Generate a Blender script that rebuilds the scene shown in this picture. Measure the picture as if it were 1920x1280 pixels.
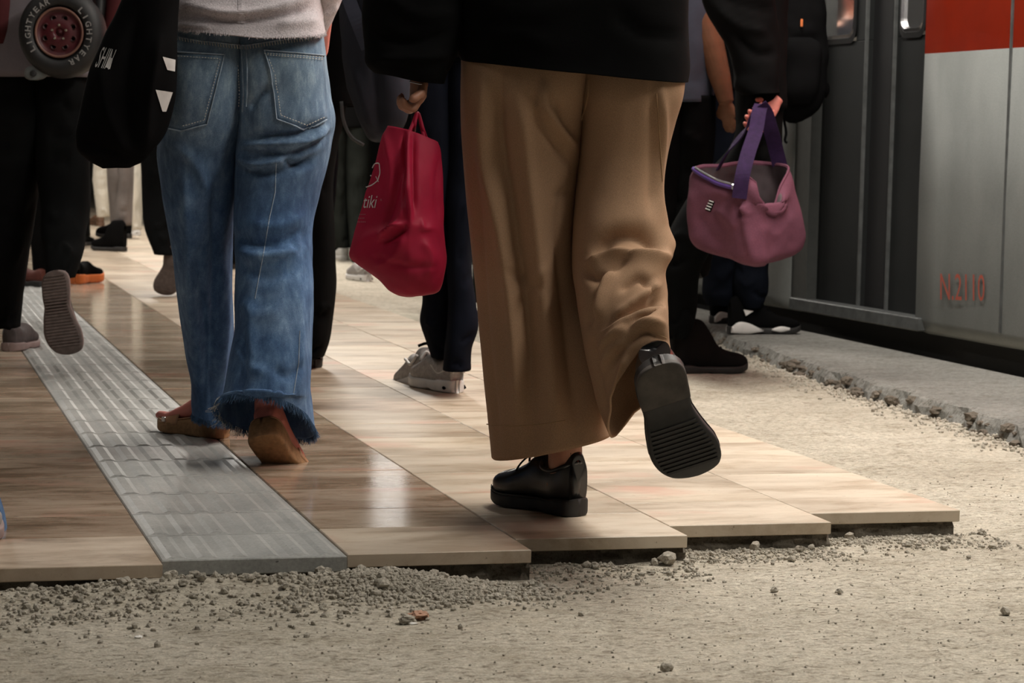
import bpy, math, random
import numpy as np
from mathutils import Vector, Matrix
from mathutils.bvhtree import BVHTree
random.seed(7); rng=np.random.default_rng(7)
sc=bpy.context.scene; COL=sc.collection
for o in list(bpy.data.objects): bpy.data.objects.remove(o)
# ------------------------------------------------------------------ camera
FPX=4400.; CH=.72; TH=math.atan((640-276)/4400.); ROLL=-.022
def _Rx(a): c,s=math.cos(a),math.sin(a); return np.array([[1,0,0],[0,c,-s],[0,s,c]])
def _Rz(a): c,s=math.cos(a),math.sin(a); return np.array([[c,-s,0],[s,c,0],[0,0,1.]])
CR=_Rx(math.pi/2-TH)@_Rz(-ROLL)
cam=bpy.data.cameras.new('camera'); camo=bpy.data.objects.new('camera',cam); COL.objects.link(camo)
m4=np.eye(4); m4[:3,:3]=CR; m4[:3,3]=(0,0,CH)
camo.matrix_world=Matrix(m4.tolist()); cam.sensor_width=36; cam.lens=36*FPX/1920
cam.clip_start=.05; cam.clip_end=200
cam.dof.use_dof=True; cam.dof.focus_distance=4.6; cam.dof.aperture_fstop=13
sc.camera=camo
# ------------------------------------------------------------------ world and lights
w=bpy.data.worlds.new('world'); sc.world=w; w.use_nodes=True
w.node_tree.nodes['Background'].inputs[0].default_value=(.92,.96,1,1)
w.node_tree.nodes['Background'].inputs[1].default_value=.075
def frame_to_world(u,v,z): return np.array([-.26194*u+.96508*v,.96508*u+.26194*v,z])
ANG=math.atan2(.26194,.96508)            # platform frame: local x=v (across), y=u (along)
def area_light(name,u,v,z,lx,ly,power,col,tilt=0):
    l=bpy.data.lights.new(name,'AREA'); l.shape='RECTANGLE'; l.size=lx; l.size_y=ly; l.energy=power; l.color=col
    o=bpy.data.objects.new(name,l); COL.objects.link(o); o.location=frame_to_world(u,v,z); o.rotation_euler=(0,tilt,ANG); return o
area_light('platform_light',5.2,2.75,3.1,.35,6.,330,(1,.94,.85))
area_light('platform_light',15.,2.35,3.1,.35,9.,380,(1,.94,.85))
area_light('platform_light',6.,-.6,3.1,.35,9.,32,(1,.95,.88))
area_light('platform_light',15.,-.6,3.1,.35,9.,240,(1,.95,.88))
sc.view_settings.view_transform='Standard'; sc.view_settings.look='None'; sc.view_settings.gamma=1
sc.view_settings.use_curve_mapping=False; sc.view_settings.exposure=-.36
# ------------------------------------------------------------------ helpers
def ray(x,y): return CR@np.array([(x-960)/FPX,-(y-640)/FPX,-1.])
def P(x,y,d): r=ray(x,y); return np.array([0,0,CH])+r*(d/r[1])
def G(x,y,z=0.): r=ray(x,y); return np.array([0,0,CH])+r*((z-CH)/r[2])
def proj(p):
    q=(np.asarray(p)-[0,0,CH])@CR; return 960+FPX*q[...,0]/-q[...,2],640-FPX*q[...,1]/-q[...,2]
def vnoise(p,seed=0):
    p=np.asarray(p,float); i=np.floor(p).astype(np.int64); f=p-i; f=f*f*(3-2*f); r=0
    def h(a,b,c):
        n=(a*374761393+b*668265263+c*2147483647+seed*974711)&0x7fffffff
        n=((n^(n>>13))*1274126177)&0x7fffffff; n=(n^(n>>16))
        return (n&0xffff)/32767.5-1
    for dx in(0,1):
        for dy in(0,1):
            for dz in(0,1):
                wt=(f[...,0] if dx else 1-f[...,0])*(f[...,1] if dy else 1-f[...,1])*(f[...,2] if dz else 1-f[...,2])
                r=r+wt*h(i[...,0]+dx,i[...,1]+dy,i[...,2]+dz)
    return r
def fbm(p,o=3,seed=0):
    p=np.asarray(p,float); r=0; a=1
    for k in range(o): r=r+a*vnoise(p*2**k+17.3*k,seed+k); a*=.5
    return r
def nrm(v): v=np.asarray(v,float); return v/max(1e-9,np.linalg.norm(v))
MB={}
def mat(name,col=(.5,.5,.5),rough=.7,metal=0,spec=.5,build=None,sheen=0):
    if name in MB: return MB[name]
    m=bpy.data.materials.new(name); m.use_nodes=True; b=m.node_tree.nodes['Principled BSDF']
    b.inputs['Base Color'].default_value=(*col,1); b.inputs['Roughness'].default_value=rough
    b.inputs['Metallic'].default_value=metal; b.inputs['Specular IOR Level'].default_value=spec
    if sheen: b.inputs['Sheen Weight'].default_value=sheen; b.inputs['Sheen Roughness'].default_value=.5
    if build: build(m.node_tree,b)
    MB[name]=m; return m
def nd(t,ty,**k):
    n=t.nodes.new(ty)
    for a,v in k.items():
        if a[0]=='_': setattr(n,a[1:],v)
        else: n.inputs[a.replace('_',' ')].default_value=v
    return n
def noise_tex(t,scale=(1,1,1),s=5,detail=4,rough=.55,coord='Object'):
    tc=t.nodes.new('ShaderNodeTexCoord'); mp=t.nodes.new('ShaderNodeMapping'); mp.inputs['Scale'].default_value=scale
    n=t.nodes.new('ShaderNodeTexNoise'); n.inputs['Scale'].default_value=s; n.inputs['Detail'].default_value=detail; n.inputs['Roughness'].default_value=rough
    t.links.new(tc.outputs[coord],mp.inputs[0]); t.links.new(mp.outputs[0],n.inputs['Vector']); return n
def ramp(t,src,stops):
    r=t.nodes.new('ShaderNodeValToRGB'); e=r.color_ramp.elements
    while len(e)<len(stops): e.new(.5)
    for k,(p,c) in enumerate(stops): e[k].position=p; e[k].color=(*c,1)
    t.links.new(src,r.inputs[0]); return r
def bump(t,b,src,strength=.3,dist=.002,prev=None):
    n=t.nodes.new('ShaderNodeBump'); n.inputs['Strength'].default_value=strength; n.inputs['Distance'].default_value=dist
    t.links.new(src,n.inputs['Height'])
    if prev: t.links.new(prev.outputs[0],n.inputs['Normal'])
    t.links.new(n.outputs[0],b.inputs['Normal']); return n
def mixc(t,fac,a,b,mode='MIX'):
    m=t.nodes.new('ShaderNodeMix'); m.data_type='RGBA'; m.blend_type=mode
    for i,v in ((0,fac),(6,a),(7,b)):
        if hasattr(v,'links') or hasattr(v,'is_output'): t.links.new(v,m.inputs[i])
        else: m.inputs[i].default_value=v if i==0 else (*v,1)
    return m.outputs[2]
def cloth(name,col,var=.25,rough=.85,weave=900,vs=6,sheen=.0,bumpd=.0006,bs=.35,spec=None):
    spec=(.05 if max(col)<.03 else .25) if spec is None else spec
    def b(t,p):
        n=noise_tex(t,(1,1,1),vs,5); f=noise_tex(t,(1,1,1),weave,2)
        c1=tuple(c*(1-var) for c in col); c2=tuple(min(1,c*(1+var)) for c in col)
        r=ramp(t,n.outputs[0],[(.3,c1),(.7,c2)])
        r2=ramp(t,f.outputs[0],[(.3,(.78,.78,.78)),(.7,(1.15,1.15,1.15))])
        t.links.new(mixc(t,1.,r.outputs[0],r2.outputs[0],'MULTIPLY'),p.inputs['Base Color'])
        bump(t,p,f.outputs[0],bs,bumpd)
    return mat(name,col,rough,spec=spec,build=b,sheen=sheen)
def plain(name,col,rough=.5,metal=0,var=.12,s=30,bs=.1,spec=.5):
    def b(t,p):
        n=noise_tex(t,(1,1,1),s,4)
        r=ramp(t,n.outputs[0],[(.3,tuple(c*(1-var) for c in col)),(.7,tuple(min(1,c*(1+var)) for c in col))])
        t.links.new(r.outputs[0],p.inputs['Base Color']); bump(t,p,n.outputs[0],bs,.001)
    return mat(name,col,rough,metal,spec,b)
def link(name,me,m,parent=None,smooth=True):
    o=bpy.data.objects.new(name,me); COL.objects.link(o)
    if m: me.materials.append(m)
    if smooth: me.polygons.foreach_set('use_smooth',[True]*len(me.polygons))
    if parent:
        o.parent=parent
        mw=Matrix.Identity(4); q=parent
        off=Vector((0,0,0))
        while q: off+=Vector(q.get('_off',(0,0,0))); q=q.parent
        o.location=-off
        o['_off']=tuple(-off)
    return o
def mesh(name,V,F,m,parent=None,smooth=True):
    me=bpy.data.meshes.new(name); me.from_pydata([tuple(v) for v in V],[],[tuple(f) for f in F]); me.update()
    return link(name,me,m,parent,smooth)
def tag(o,label=None,cat=None,group=None,kind=None):
    if label:o['label']=label
    if cat:o['category']=cat
    if group:o['group']=group
    if kind:o['kind']=kind
    return o
def empty(name,loc,label,cat,group=None):
    o=bpy.data.objects.new(name,None); COL.objects.link(o); o.location=Vector([float(c) for c in loc]); o.empty_display_size=.1
    o['_off']=tuple(float(c) for c in loc); return tag(o,label,cat,group)
class Buf:
    def __init__(s): s.V=[]; s.F=[]
    def add(s,V,F):
        n=len(s.V); s.V+= [tuple(v) for v in V]; s.F+=[tuple(i+n for i in f) for f in F]; return s
    def box(s,c,d,R=None,bev=0):
        d=np.array(d)/2; R=np.eye(3) if R is None else R
        if bev==0:
            V=[np.array(c)+R@(d*[x,y,z]) for z in(-1,1) for y in(-1,1) for x in(-1,1)]
            return s.add(V,[(0,2,3,1),(4,5,7,6),(0,1,5,4),(2,6,7,3),(0,4,6,2),(1,3,7,5)])
        V=[]
        for z,k in((-d[2],bev),(-d[2]+bev,0),(d[2]-bev,0),(d[2],bev)):
            for x,y in((-1,-1),(1,-1),(1,1),(-1,1)): V.append(np.array(c)+R@np.array([x*(d[0]-k),y*(d[1]-k),z]))
        F=[(3,2,1,0),(12,13,14,15)]
        for k in range(3):
            for i in range(4): F.append((4*k+i,4*k+(i+1)%4,4*k+4+(i+1)%4,4*k+4+i))
        return s.add(V,F)
    def tube(s,pts,r,n=8,cap=True):
        pts=[np.array(p,float) for p in pts]; rr=r if hasattr(r,'__len__') else [r]*len(pts); V=[];F=[]
        prev=None
        for i,p in enumerate(pts):
            t=nrm(pts[min(i+1,len(pts)-1)]-pts[max(i-1,0)])
            a=np.cross(t,[0,0,1.]) if prev is None else prev-t*np.dot(prev,t)
            if np.linalg.norm(a)<1e-4: a=np.cross(t,[1.,0,0])
            a=nrm(a); prev=a; b=np.cross(t,a)
            for k in range(n): th=2*math.pi*k/n; V.append(p+rr[i]*(a*math.cos(th)+b*math.sin(th)))
        for i in range(len(pts)-1):
            for k in range(n): F.append((i*n+k,i*n+(k+1)%n,(i+1)*n+(k+1)%n,(i+1)*n+k))
        if cap: F.append(tuple(range(n-1,-1,-1))); F.append(tuple((len(pts)-1)*n+k for k in range(n)))
        return s.add(V,F)
    def build(s,name,m,parent=None,smooth=False): return mesh(name,s.V,s.F,m,parent,smooth)
def smooth_path(pts,sub=6):
    pts=np.array(pts,float); n=len(pts)
    if n<3: return pts
    t=np.concatenate([[0],np.cumsum(np.linalg.norm((pts[1:]-pts[:-1]).reshape(n-1,-1),axis=1)+1e-6)])
    d=(pts[1:]-pts[:-1])/(t[1:]-t[:-1]).reshape((-1,)+(1,)*(pts.ndim-1)); m=np.empty_like(pts); m[0]=d[0]; m[-1]=d[-1]
    h=(t[1:]-t[:-1]).reshape((-1,)+(1,)*(pts.ndim-1)); m[1:-1]=(d[:-1]*h[1:]+d[1:]*h[:-1])/(h[1:]+h[:-1])
    out=[]
    for i in range(n-1):
        for k in range(sub):
            s=k/sub; H=h[i]
            out.append(pts[i]*(2*s**3-3*s*s+1)+pts[i+1]*(3*s*s-2*s**3)+m[i]*H*(s**3-2*s*s+s)+m[i+1]*H*(s**3-s*s))
    out.append(pts[-1]); return np.array(out)
def ring4(L,R,N,F,n=2.2,M=96):
    L,R,N,F=[np.array(a,float) for a in(L,R,N,F)]; c=(L+R)/2
    nn=(N+F)/2; c=(c+nn)/2
    th=np.arange(M)/M*2*math.pi; co=np.cos(th); si=np.sin(th)
    a=np.abs(co)**(2/n); b=np.abs(si)**(2/n)
    return c+a[:,None]*np.where(co[:,None]>0,R-c,L-c)+b[:,None]*np.where(si[:,None]>0,N-c,F-c)
def rowring(y,xl,xr,d,rd,n=2.3,M=96,dyl=0,dyr=0,near=None,far=None):
    """ring through row y of the photo, at distance d, half depth rd"""
    L=P(xl,y+dyl,d); R=P(xr,y+dyr,d); c=(L+R)/2
    N=c-[0,rd,0] if near is None else P(*near); F=c+[0,rd,0] if far is None else P(*far)
    return ring4(L,R,N,F,n,M)
def gridfaces(K,M,flip=False):
    F=[]
    for i in range(K-1):
        for k in range(M):
            a=(i*M+k,i*M+(k+1)%M,(i+1)*M+(k+1)%M,(i+1)*M+k); F.append(a[::-1] if flip else a)
    return F
def gnormals(A):
    du=np.roll(A,-1,1)-np.roll(A,1,1); dv=np.gradient(A,axis=0); n=np.cross(du,dv); l=np.linalg.norm(n,axis=2,keepdims=True); n=n/np.maximum(l,1e-9)
    c=A.mean(axis=1,keepdims=True); s=np.sign(((A-c)*n).sum(axis=2).mean()); return n*(s if s else 1)
def folds(A,strokes,amp=.0,freq=(14,14,4),seed=1,rough=0.):
    """strokes: (polyline px, width px, height m); creases in the cloth on the near side"""
    N=gnormals(A); X,Y=proj(A); facing=np.clip(-N[...,1]*1.6+.25,0,1); D=np.zeros(X.shape)
    for pl,wd,h in strokes:
        pl=np.array(pl,float)
        if len(pl)>2: pl=smooth_path(pl,5)
        best=np.full(X.shape,1e9); tt=np.zeros(X.shape); n=len(pl)-1
        for i in range(n):
            a,b=pl[i],pl[i+1]; v=b-a; L=v@v+1e-9
            s=np.clip(((X-a[0])*v[0]+(Y-a[1])*v[1])/L,0,1); d=np.hypot(X-a[0]-s*v[0],Y-a[1]-s*v[1])
            k=d<best; best[k]=d[k]; tt[k]=((i+s)/n)[k]
        taper=np.clip(np.minimum(tt,1-tt)*5+.15,0,1)
        D+=1.35*h*np.exp(-(best/wd)**1.6)*taper*facing
    if amp: D+=amp*fbm(A*np.array(freq),3,seed)
    if rough: D+=rough*fbm(A*np.array([45,45,30]),2,seed+9)
    return A+N*D[...,None]
def lmesh(name,A,m,parent=None,cap0=False,cap1=False,thick=0,smooth=True):
    K,M=A.shape[:2]; V=A.reshape(-1,3); F=gridfaces(K,M)
    n=gnormals(A)
    i=K//2; a,b,c=A[i,0],A[i,1],A[i+1,0] if K>i+1 else A[i,0]
    if np.dot(np.cross(b-a,c-a),n[i,0])<0: F=[f[::-1] for f in F]
    V=[tuple(v) for v in V]
    if cap0: V.append(tuple(A[0].mean(0))); F+=[(len(V)-1,(k+1)%M,k) for k in range(M)]
    if cap1: V.append(tuple(A[-1].mean(0))); o=(K-1)*M; F+=[(len(V)-1,o+k,o+(k+1)%M) for k in range(M)]
    o=mesh(name,V,F,m,parent,smooth)
    if thick:
        s=o.modifiers.new('cloth_thickness','SOLIDIFY'); s.thickness=thick; s.offset=-1
    return o
def join_lofts(name,As,m,parent,thick=0):
    V=[];F=[]
    for A in As:
        K,M=A.shape[:2]; f=gridfaces(K,M); n=gnormals(A); i=K//2; a,b,c=A[i,0],A[i,1],A[i+1,0]
        if np.dot(np.cross(b-a,c-a),n[i,0])<0: f=[q[::-1] for q in f]
        o=len(V); V+=[tuple(v) for v in A.reshape(-1,3)]; F+=[tuple(j+o for j in q) for q in f]
    ob=mesh(name,V,F,m,parent)
    if thick:
        s=ob.modifiers.new('cloth_thickness','SOLIDIFY'); s.thickness=thick; s.offset=-1
    return ob,BVHTree.FromPolygons(V,F)
def onsurf(bvh,x,y,off=.003,dflt=5.):
    r=nrm(ray(x,y)); h=bvh.ray_cast(Vector((0,0,CH)),Vector(r))
    if h[0] is None: return P(x,y,dflt),nrm(-ray(x,y))
    n=np.array(h[1]); n=n if n@r<0 else -n
    return np.array(h[0])+n*off,n
def patch(name,quad,bvh,m,parent,off=.004,nx=14,ny=14,thick=.003,dflt=5.,lift=0):
    """cloth patch conforming to a surface; quad = 4 px corners tl,tr,br,bl (or 5 with bottom tip)"""
    q=[np.array(a,float) for a in quad]; V=[]
    for j in range(ny+1):
        for i in range(nx+1):
            s,t=i/nx,j/ny; top=q[0]*(1-s)+q[1]*s
            if len(q)==5:
                bot=q[4]*(1-2*s)+q[3]*2*s if s<.5 else q[3]*(2-2*s)+q[2]*(2*s-1)
            else: bot=q[3]*(1-s)+q[2]*s
            p=top*(1-t)+bot*t; V.append(onsurf(bvh,p[0],p[1],off,dflt)[0])
    F=[(j*(nx+1)+i,j*(nx+1)+i+1,(j+1)*(nx+1)+i+1,(j+1)*(nx+1)+i) for j in range(ny) for i in range(nx)]
    V=np.array(V); n=np.cross(V[1]-V[0],V[nx+1]-V[0])
    if n[1]>0: F=[f[::-1] for f in F]
    o=mesh(name,V,F,m,parent); s=o.modifiers.new('thickness','SOLIDIFY'); s.thickness=thick; s.offset=-1; return o
def strip_buf(B,pl,bvh,wd,off=.004,dflt=5.,step=5,hgt=.0015):
    pl=np.array(pl,float); pts=[]
    for a,b in zip(pl[:-1],pl[1:]):
        n=max(1,int(np.hypot(*(b-a))/step)); pts+=[a+(b-a)*k/n for k in range(n)]
    pts.append(pl[-1]); Q=[onsurf(bvh,p[0],p[1],off,dflt) for p in pts]
    V=[];F=[]
    for i,(p,n) in enumerate(Q):
        t=nrm(Q[min(i+1,len(Q)-1)][0]-Q[max(0,i-1)][0]); s=nrm(np.cross(t,n))
        V+=[p-s*wd/2-n*.004,p-s*wd/2,p+n*hgt,p+s*wd/2,p+s*wd/2-n*.004]
    for i in range(len(Q)-1):
        for k in range(4): F.append((i*5+k,i*5+5+k,i*5+6+k,i*5+k+1))
    B.add(V,F)
def stitch_buf(B,pl,bvh,dash=4.,gap=3.,wd=.0016,off=.005,dflt=5.):
    pl=np.array(pl,float)
    for a,b in zip(pl[:-1],pl[1:]):
        L=np.hypot(*(b-a)); t=0
        while t<L-dash:
            p=a+(b-a)*t/L; q=a+(b-a)*(t+dash)/L
            P0,n0=onsurf(bvh,p[0],p[1],off,dflt); P1,n1=onsurf(bvh,q[0],q[1],off,dflt)
            if np.linalg.norm(P1-P0)<.03: B.tube([P0,(P0+P1)/2+n0*.0008,P1],[wd*.6,wd,wd*.6],5)
            t+=dash+gap
def skinmesh(chains,radii,extra=None,sub=2,root=0):
    """chains: dict name->point; edges list; radii per name -> evaluated mesh arrays via Skin modifier"""
    names=list(chains['pts']); idx={n:i for i,n in enumerate(names)}
    me=bpy.data.meshes.new('tmp'); me.from_pydata([tuple(map(float,chains['pts'][n])) for n in names],[(idx[a],idx[b]) for a,b in chains['edges']],[])
    o=bpy.data.objects.new('tmp',me); COL.objects.link(o)
    md=o.modifiers.new('s','SKIN'); md.use_smooth_shade=True; md.branch_smoothing=.6
    if not me.skin_vertices: raise RuntimeError('no skin layer')
    for n,i in idx.items():
        r=radii[n]; me.skin_vertices[0].data[i].radius=(r,r) if not hasattr(r,'__len__') else r
        me.skin_vertices[0].data[i].use_root=(n==chains['root'])
    s=o.modifiers.new('ss','SUBSURF'); s.levels=sub; s.render_levels=sub
    dg=bpy.context.evaluated_depsgraph_get(); ev=o.evaluated_get(dg); em=ev.to_mesh()
    V=[tuple(v.co) for v in em.vertices]; F=[tuple(p.vertices) for p in em.polygons]; ev.to_mesh_clear()
    bpy.data.objects.remove(o); bpy.data.meshes.remove(me); return V,F
# ------------------------------------------------------------------ materials
def concrete(name,c1,c2,c3,scale=1,bs=.5,pits=False):
    def b(t,p):
        n=noise_tex(t,(1,1,1),1.6*scale,8,.6); f=noise_tex(t,(1,2.2,1),38*scale,8,.7); g=noise_tex(t,(1,1,1),230*scale,3,.6)
        a=ramp(t,n.outputs[0],[(.3,c1),(.52,c2),(.75,c3)])
        d=ramp(t,f.outputs[0],[(.36,(.42,.40,.37)),(.46,(.86,.85,.84)),(.6,(1,1,1)),(.8,(1.1,1.1,1.08))])
        e=ramp(t,g.outputs[0],[(.3,(.72,.72,.72)),(.7,(1.12,1.12,1.12))])
        x=mixc(t,1.,a.outputs[0],d.outputs[0],'MULTIPLY'); x=mixc(t,1.,x,e.outputs[0],'MULTIPLY')
        if pits:
            h=noise_tex(t,(1,1.5,1),75,6,.75); k=ramp(t,h.outputs[0],[(.30,(.35,.32,.28)),(.40,(.8,.78,.75)),(.50,(1,1,1)),(.72,(1.15,1.14,1.12))]); x=mixc(t,1.,x,k.outputs[0],'MULTIPLY')
            l=noise_tex(t,(1,1.7,1),9,5,.6); k2=ramp(t,l.outputs[0],[(.3,(.80,.78,.74)),(.5,(1,1,1)),(.7,(1.08,1.07,1.05))]); x=mixc(t,1.,x,k2.outputs[0],'MULTIPLY')
            q0=bump(t,p,h.outputs[0],.6,.004)
        t.links.new(x,p.inputs['Base Color']); q=bump(t,p,f.outputs[0],bs,.008 if pits else .006,q0 if pits else None); bump(t,p,g.outputs[0],bs,.002,q)
    return mat(name,c2,.92,spec=.2,build=b)
M_floor=concrete('dusty_concrete',(.50,.46,.38),(.61,.57,.48),(.70,.66,.57),1,.7,True)
M_kerb=concrete('grey_kerb_concrete',(.20,.20,.19),(.27,.27,.255),(.33,.33,.315),1,.4,True)
M_stone=concrete('loose_stone',(.46,.425,.355),(.60,.56,.48),(.74,.70,.62),6)
M_darkstone=concrete('broken_concrete',(.10,.085,.07),(.22,.19,.155),(.34,.30,.25),6)
M_mortar=concrete('dark_mortar',(.10,.088,.07),(.17,.15,.12),(.26,.235,.19),3)
def _trav(t,p):
    at=t.nodes.new('ShaderNodeAttribute'); at.attribute_name='tone'
    # veins run across the platform (local x); every tile is shifted by its tone
    tc=t.nodes.new('ShaderNodeTexCoord'); ad=t.nodes.new('ShaderNodeVectorMath'); ad.operation='MULTIPLY_ADD'
    ad.inputs[1].default_value=(1,1,1); sc_=t.nodes.new('ShaderNodeVectorMath'); sc_.operation='SCALE'; sc_.inputs[3].default_value=37
    t.links.new(at.outputs['Color'],sc_.inputs[0]); t.links.new(tc.outputs['Object'],ad.inputs[0]); t.links.new(sc_.outputs[0],ad.inputs[2])
    def nz(scale,s,d,r):
        mp=t.nodes.new('ShaderNodeMapping'); mp.inputs['Scale'].default_value=scale; n=t.nodes.new('ShaderNodeTexNoise')
        n.inputs['Scale'].default_value=s; n.inputs['Detail'].default_value=d; n.inputs['Roughness'].default_value=r; n.inputs['Distortion'].default_value=.35
        t.links.new(ad.outputs[0],mp.inputs[0]); t.links.new(mp.outputs[0],n.inputs['Vector']); return n
    v=nz((1,3.1,1),3.2,10,.70); l=nz((1,1.8,1),1.7,4,.5); pk=nz((1,1.5,1),3.1,3,.5); pit=nz((1,3,1),60,4,.7)
    br=ramp(t,v.outputs[0],[(.33,(.14,.09,.06)),(.44,(.29,.20,.135)),(.54,(.43,.32,.235)),(.68,(.56,.46,.36))])
    cr=ramp(t,v.outputs[0],[(.28,(.30,.22,.14)),(.40,(.47,.385,.28)),(.52,(.60,.52,.41)),(.75,(.67,.60,.49))])
    sep=t.nodes.new('ShaderNodeSeparateColor'); t.links.new(at.outputs['Color'],sep.inputs[0])
    c=mixc(t,sep.outputs[0],cr.outputs[0],br.outputs[0])
    lg=ramp(t,l.outputs[0],[(.3,(.72,.70,.68)),(.55,(1,1,1)),(.75,(1.06,1.05,1.02))]); c=mixc(t,1.,c,lg.outputs[0],'MULTIPLY')
    pr=ramp(t,pk.outputs[0],[(.57,(0,0,0)),(.70,(.6,.6,.6))]); c=mixc(t,pr.outputs[0],c,(.55,.30,.22))
    pt=ramp(t,pit.outputs[0],[(.28,(.35,.3,.25)),(.36,(1,1,1))]); c=mixc(t,1.,c,pt.outputs[0],'MULTIPLY')
    t.links.new(c,p.inputs['Base Color'])
    rr=t.nodes.new('ShaderNodeMapRange'); rr.inputs[3].default_value=.03; rr.inputs[4].default_value=.17
    t.links.new(l.outputs[0],rr.inputs[0])
    mm=t.nodes.new('ShaderNodeMath'); mm.operation='SUBTRACT'; mm.inputs[0].default_value=1.; t.links.new(sep.outputs[1],mm.inputs[1])
    ml=t.nodes.new('ShaderNodeMath'); ml.operation='MULTIPLY_ADD'; t.links.new(mm.outputs[0],ml.inputs[0]); ml.inputs[1].default_value=.45; t.links.new(rr.outputs[0],ml.inputs[2])
    t.links.new(ml.outputs[0],p.inputs['Roughness']); bump(t,p,pit.outputs[0],.12,.001)
M_trav=mat('travertine',(.5,.4,.3),.25,build=_trav)
def _tact(t,p):
    n=noise_tex(t,(1,1,1),5,6,.6); g=noise_tex(t,(1,1,1),160,4,.6); s=noise_tex(t,(1,1,1),70,2,.4)
    a=ramp(t,n.outputs[0],[(.3,(.26,.265,.255)),(.55,(.36,.365,.35)),(.75,(.44,.445,.425))])
    e=ramp(t,g.outputs[0],[(.3,(.8,.8,.8)),(.7,(1.1,1.1,1.1))]); d=ramp(t,s.outputs[0],[(.23,(.3,.3,.3)),(.27,(1,1,1))])
    x=mixc(t,1.,a.outputs[0],e.outputs[0],'MULTIPLY'); x=mixc(t,1.,x,d.outputs[0],'MULTIPLY')
    t.links.new(x,p.inputs['Base Color']); bump(t,p,g.outputs[0],.15,.001)
M_tact=mat('grey_tactile_concrete',(.36,.36,.34),.42,build=_tact)
def _denim(t,p):
    n=noise_tex(t,(1,1,1),4.2,5,.6); f=noise_tex(t,(1,1,3),420,3,.7); st=noise_tex(t,(1.6,1.6,.6),30,7,.7)
    tc=t.nodes.new('ShaderNodeTexCoord'); sx=t.nodes.new('ShaderNodeSeparateXYZ'); t.links.new(tc.outputs['Object'],sx.inputs[0])
    hz=t.nodes.new('ShaderNodeMapRange'); hz.inputs[1].default_value=.55; hz.inputs[2].default_value=.9; t.links.new(sx.outputs[2],hz.inputs[0])
    a=ramp(t,n.outputs[0],[(.30,(.035,.075,.165)),(.5,(.075,.15,.29)),(.68,(.17,.28,.45))])
    up=ramp(t,n.outputs[0],[(.3,(.13,.20,.28)),(.6,(.23,.32,.41)),(.75,(.30,.39,.47))])
    x=mixc(t,hz.outputs[0],a.outputs[0],up.outputs[0])
    s=ramp(t,st.outputs[0],[(.32,(.6,.64,.7)),(.52,(1,1,1)),(.68,(1.6,1.5,1.35))]); x=mixc(t,1.,x,s.outputs[0],'MULTIPLY')
    w_=ramp(t,f.outputs[0],[(.3,(.62,.64,.68)),(.7,(1.32,1.3,1.26))]); x=mixc(t,1.,x,w_.outputs[0],'MULTIPLY')
    t.links.new(x,p.inputs['Base Color']); q=bump(t,p,st.outputs[0],.25,.002); bump(t,p,f.outputs[0],.5,.0008,q)
M_denim=mat('washed_denim',(.1,.2,.35),.85,spec=.2,build=_denim)
M_dseam=cloth('pale_denim_seam',(.30,.38,.47),.3,vs=60)
M_dfray=cloth('frayed_denim',(.06,.12,.22),.4,vs=50)
M_stitch=plain('pale_stitching',(.50,.50,.47),.8)
M_tan=cloth('tan_cotton',(.335,.208,.125),.07,.88,700,5,bs=.3)
M_tanseam=cloth('tan_seam',(.33,.21,.115),.08)
M_black=cloth('black_cloth',(.004,.004,.0042),.3,.9)
M_black2=cloth('soft_black_cloth',(.0055,.0055,.006),.3,.9)
M_bktrouser=cloth('black_trouser_cloth',(.0045,.0048,.005),.3,.9)
M_navy=cloth('navy_cloth',(.004,.005,.009),.3,.9)
M_dkjean=cloth('dark_indigo_jean',(.005,.0065,.011),.4,.9)
M_green=cloth('dark_green_grey_cloth',(.014,.016,.014),.35,.9)
M_grey=cloth('grey_brown_cloth',(.15,.13,.12),.25,.9)
M_white=cloth('white_cotton',(.62,.58,.50),.15,.85)
M_knit=cloth('pale_lilac_knit',(.50,.46,.48),.1,.9,260,8,bumpd=.002,bs=.6)
M_shirt=cloth('pale_lilac_cotton',(.17,.15,.165),.12)
M_tee=cloth('slate_blue_tshirt',(.075,.09,.13),.15)
M_maroon=cloth('maroon_cloth',(.07,.012,.014),.3)
def skinmat(name,c):
    def b(t,p):
        n=noise_tex(t,(1,1,1),22,4); r=ramp(t,n.outputs[0],[(.3,tuple(k*.82 for k in c)),(.7,tuple(min(1,k*1.1) for k in c))])
        t.links.new(r.outputs[0],p.inputs['Base Color']); f=noise_tex(t,(1,1,1),300,3); bump(t,p,f.outputs[0],.15,.0006)
        p.inputs['Subsurface Weight'].default_value=.12; p.inputs['Subsurface Radius'].default_value=(.01,.004,.002)
    return mat(name,c,.55,build=b)
M_skin=skinmat('warm_skin',(.42,.20,.125)); M_skinpink=skinmat('rosy_skin',(.62,.21,.17)); M_skindk=skinmat('brown_skin',(.20,.085,.042))
M_hair=plain('dark_hair',(.012,.009,.007),.5)
M_leather=plain('black_leather',(.010,.010,.011),.28,var=.3,s=60,bs=.06,spec=.6)
M_rubber=plain('black_rubber',(.014,.013,.0125),.6,var=.3,s=80)
M_heelrub=plain('worn_heel_rubber',(.055,.047,.040),.7,var=.4,s=30)
M_cork=plain('brown_cork',(.28,.155,.07),.75,var=.25,s=90,bs=.3)
M_strap=plain('tan_leather_strap',(.36,.19,.10),.6,var=.15)
M_solegrey=plain('taupe_rubber',(.115,.088,.080),.75,var=.25,s=60)
M_solered=plain('mauve_rubber',(.27,.20,.19),.7)
M_suede=plain('grey_brown_suede',(.075,.062,.062),.9,var=.25,s=60)
M_whiterub=plain('white_rubber',(.62,.60,.58),.5,var=.06)
M_greymesh=plain('grey_running_mesh',(.30,.28,.27),.7,var=.2,s=90)
M_silver=plain('pale_grey_overlay',(.52,.50,.48),.45)
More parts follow.
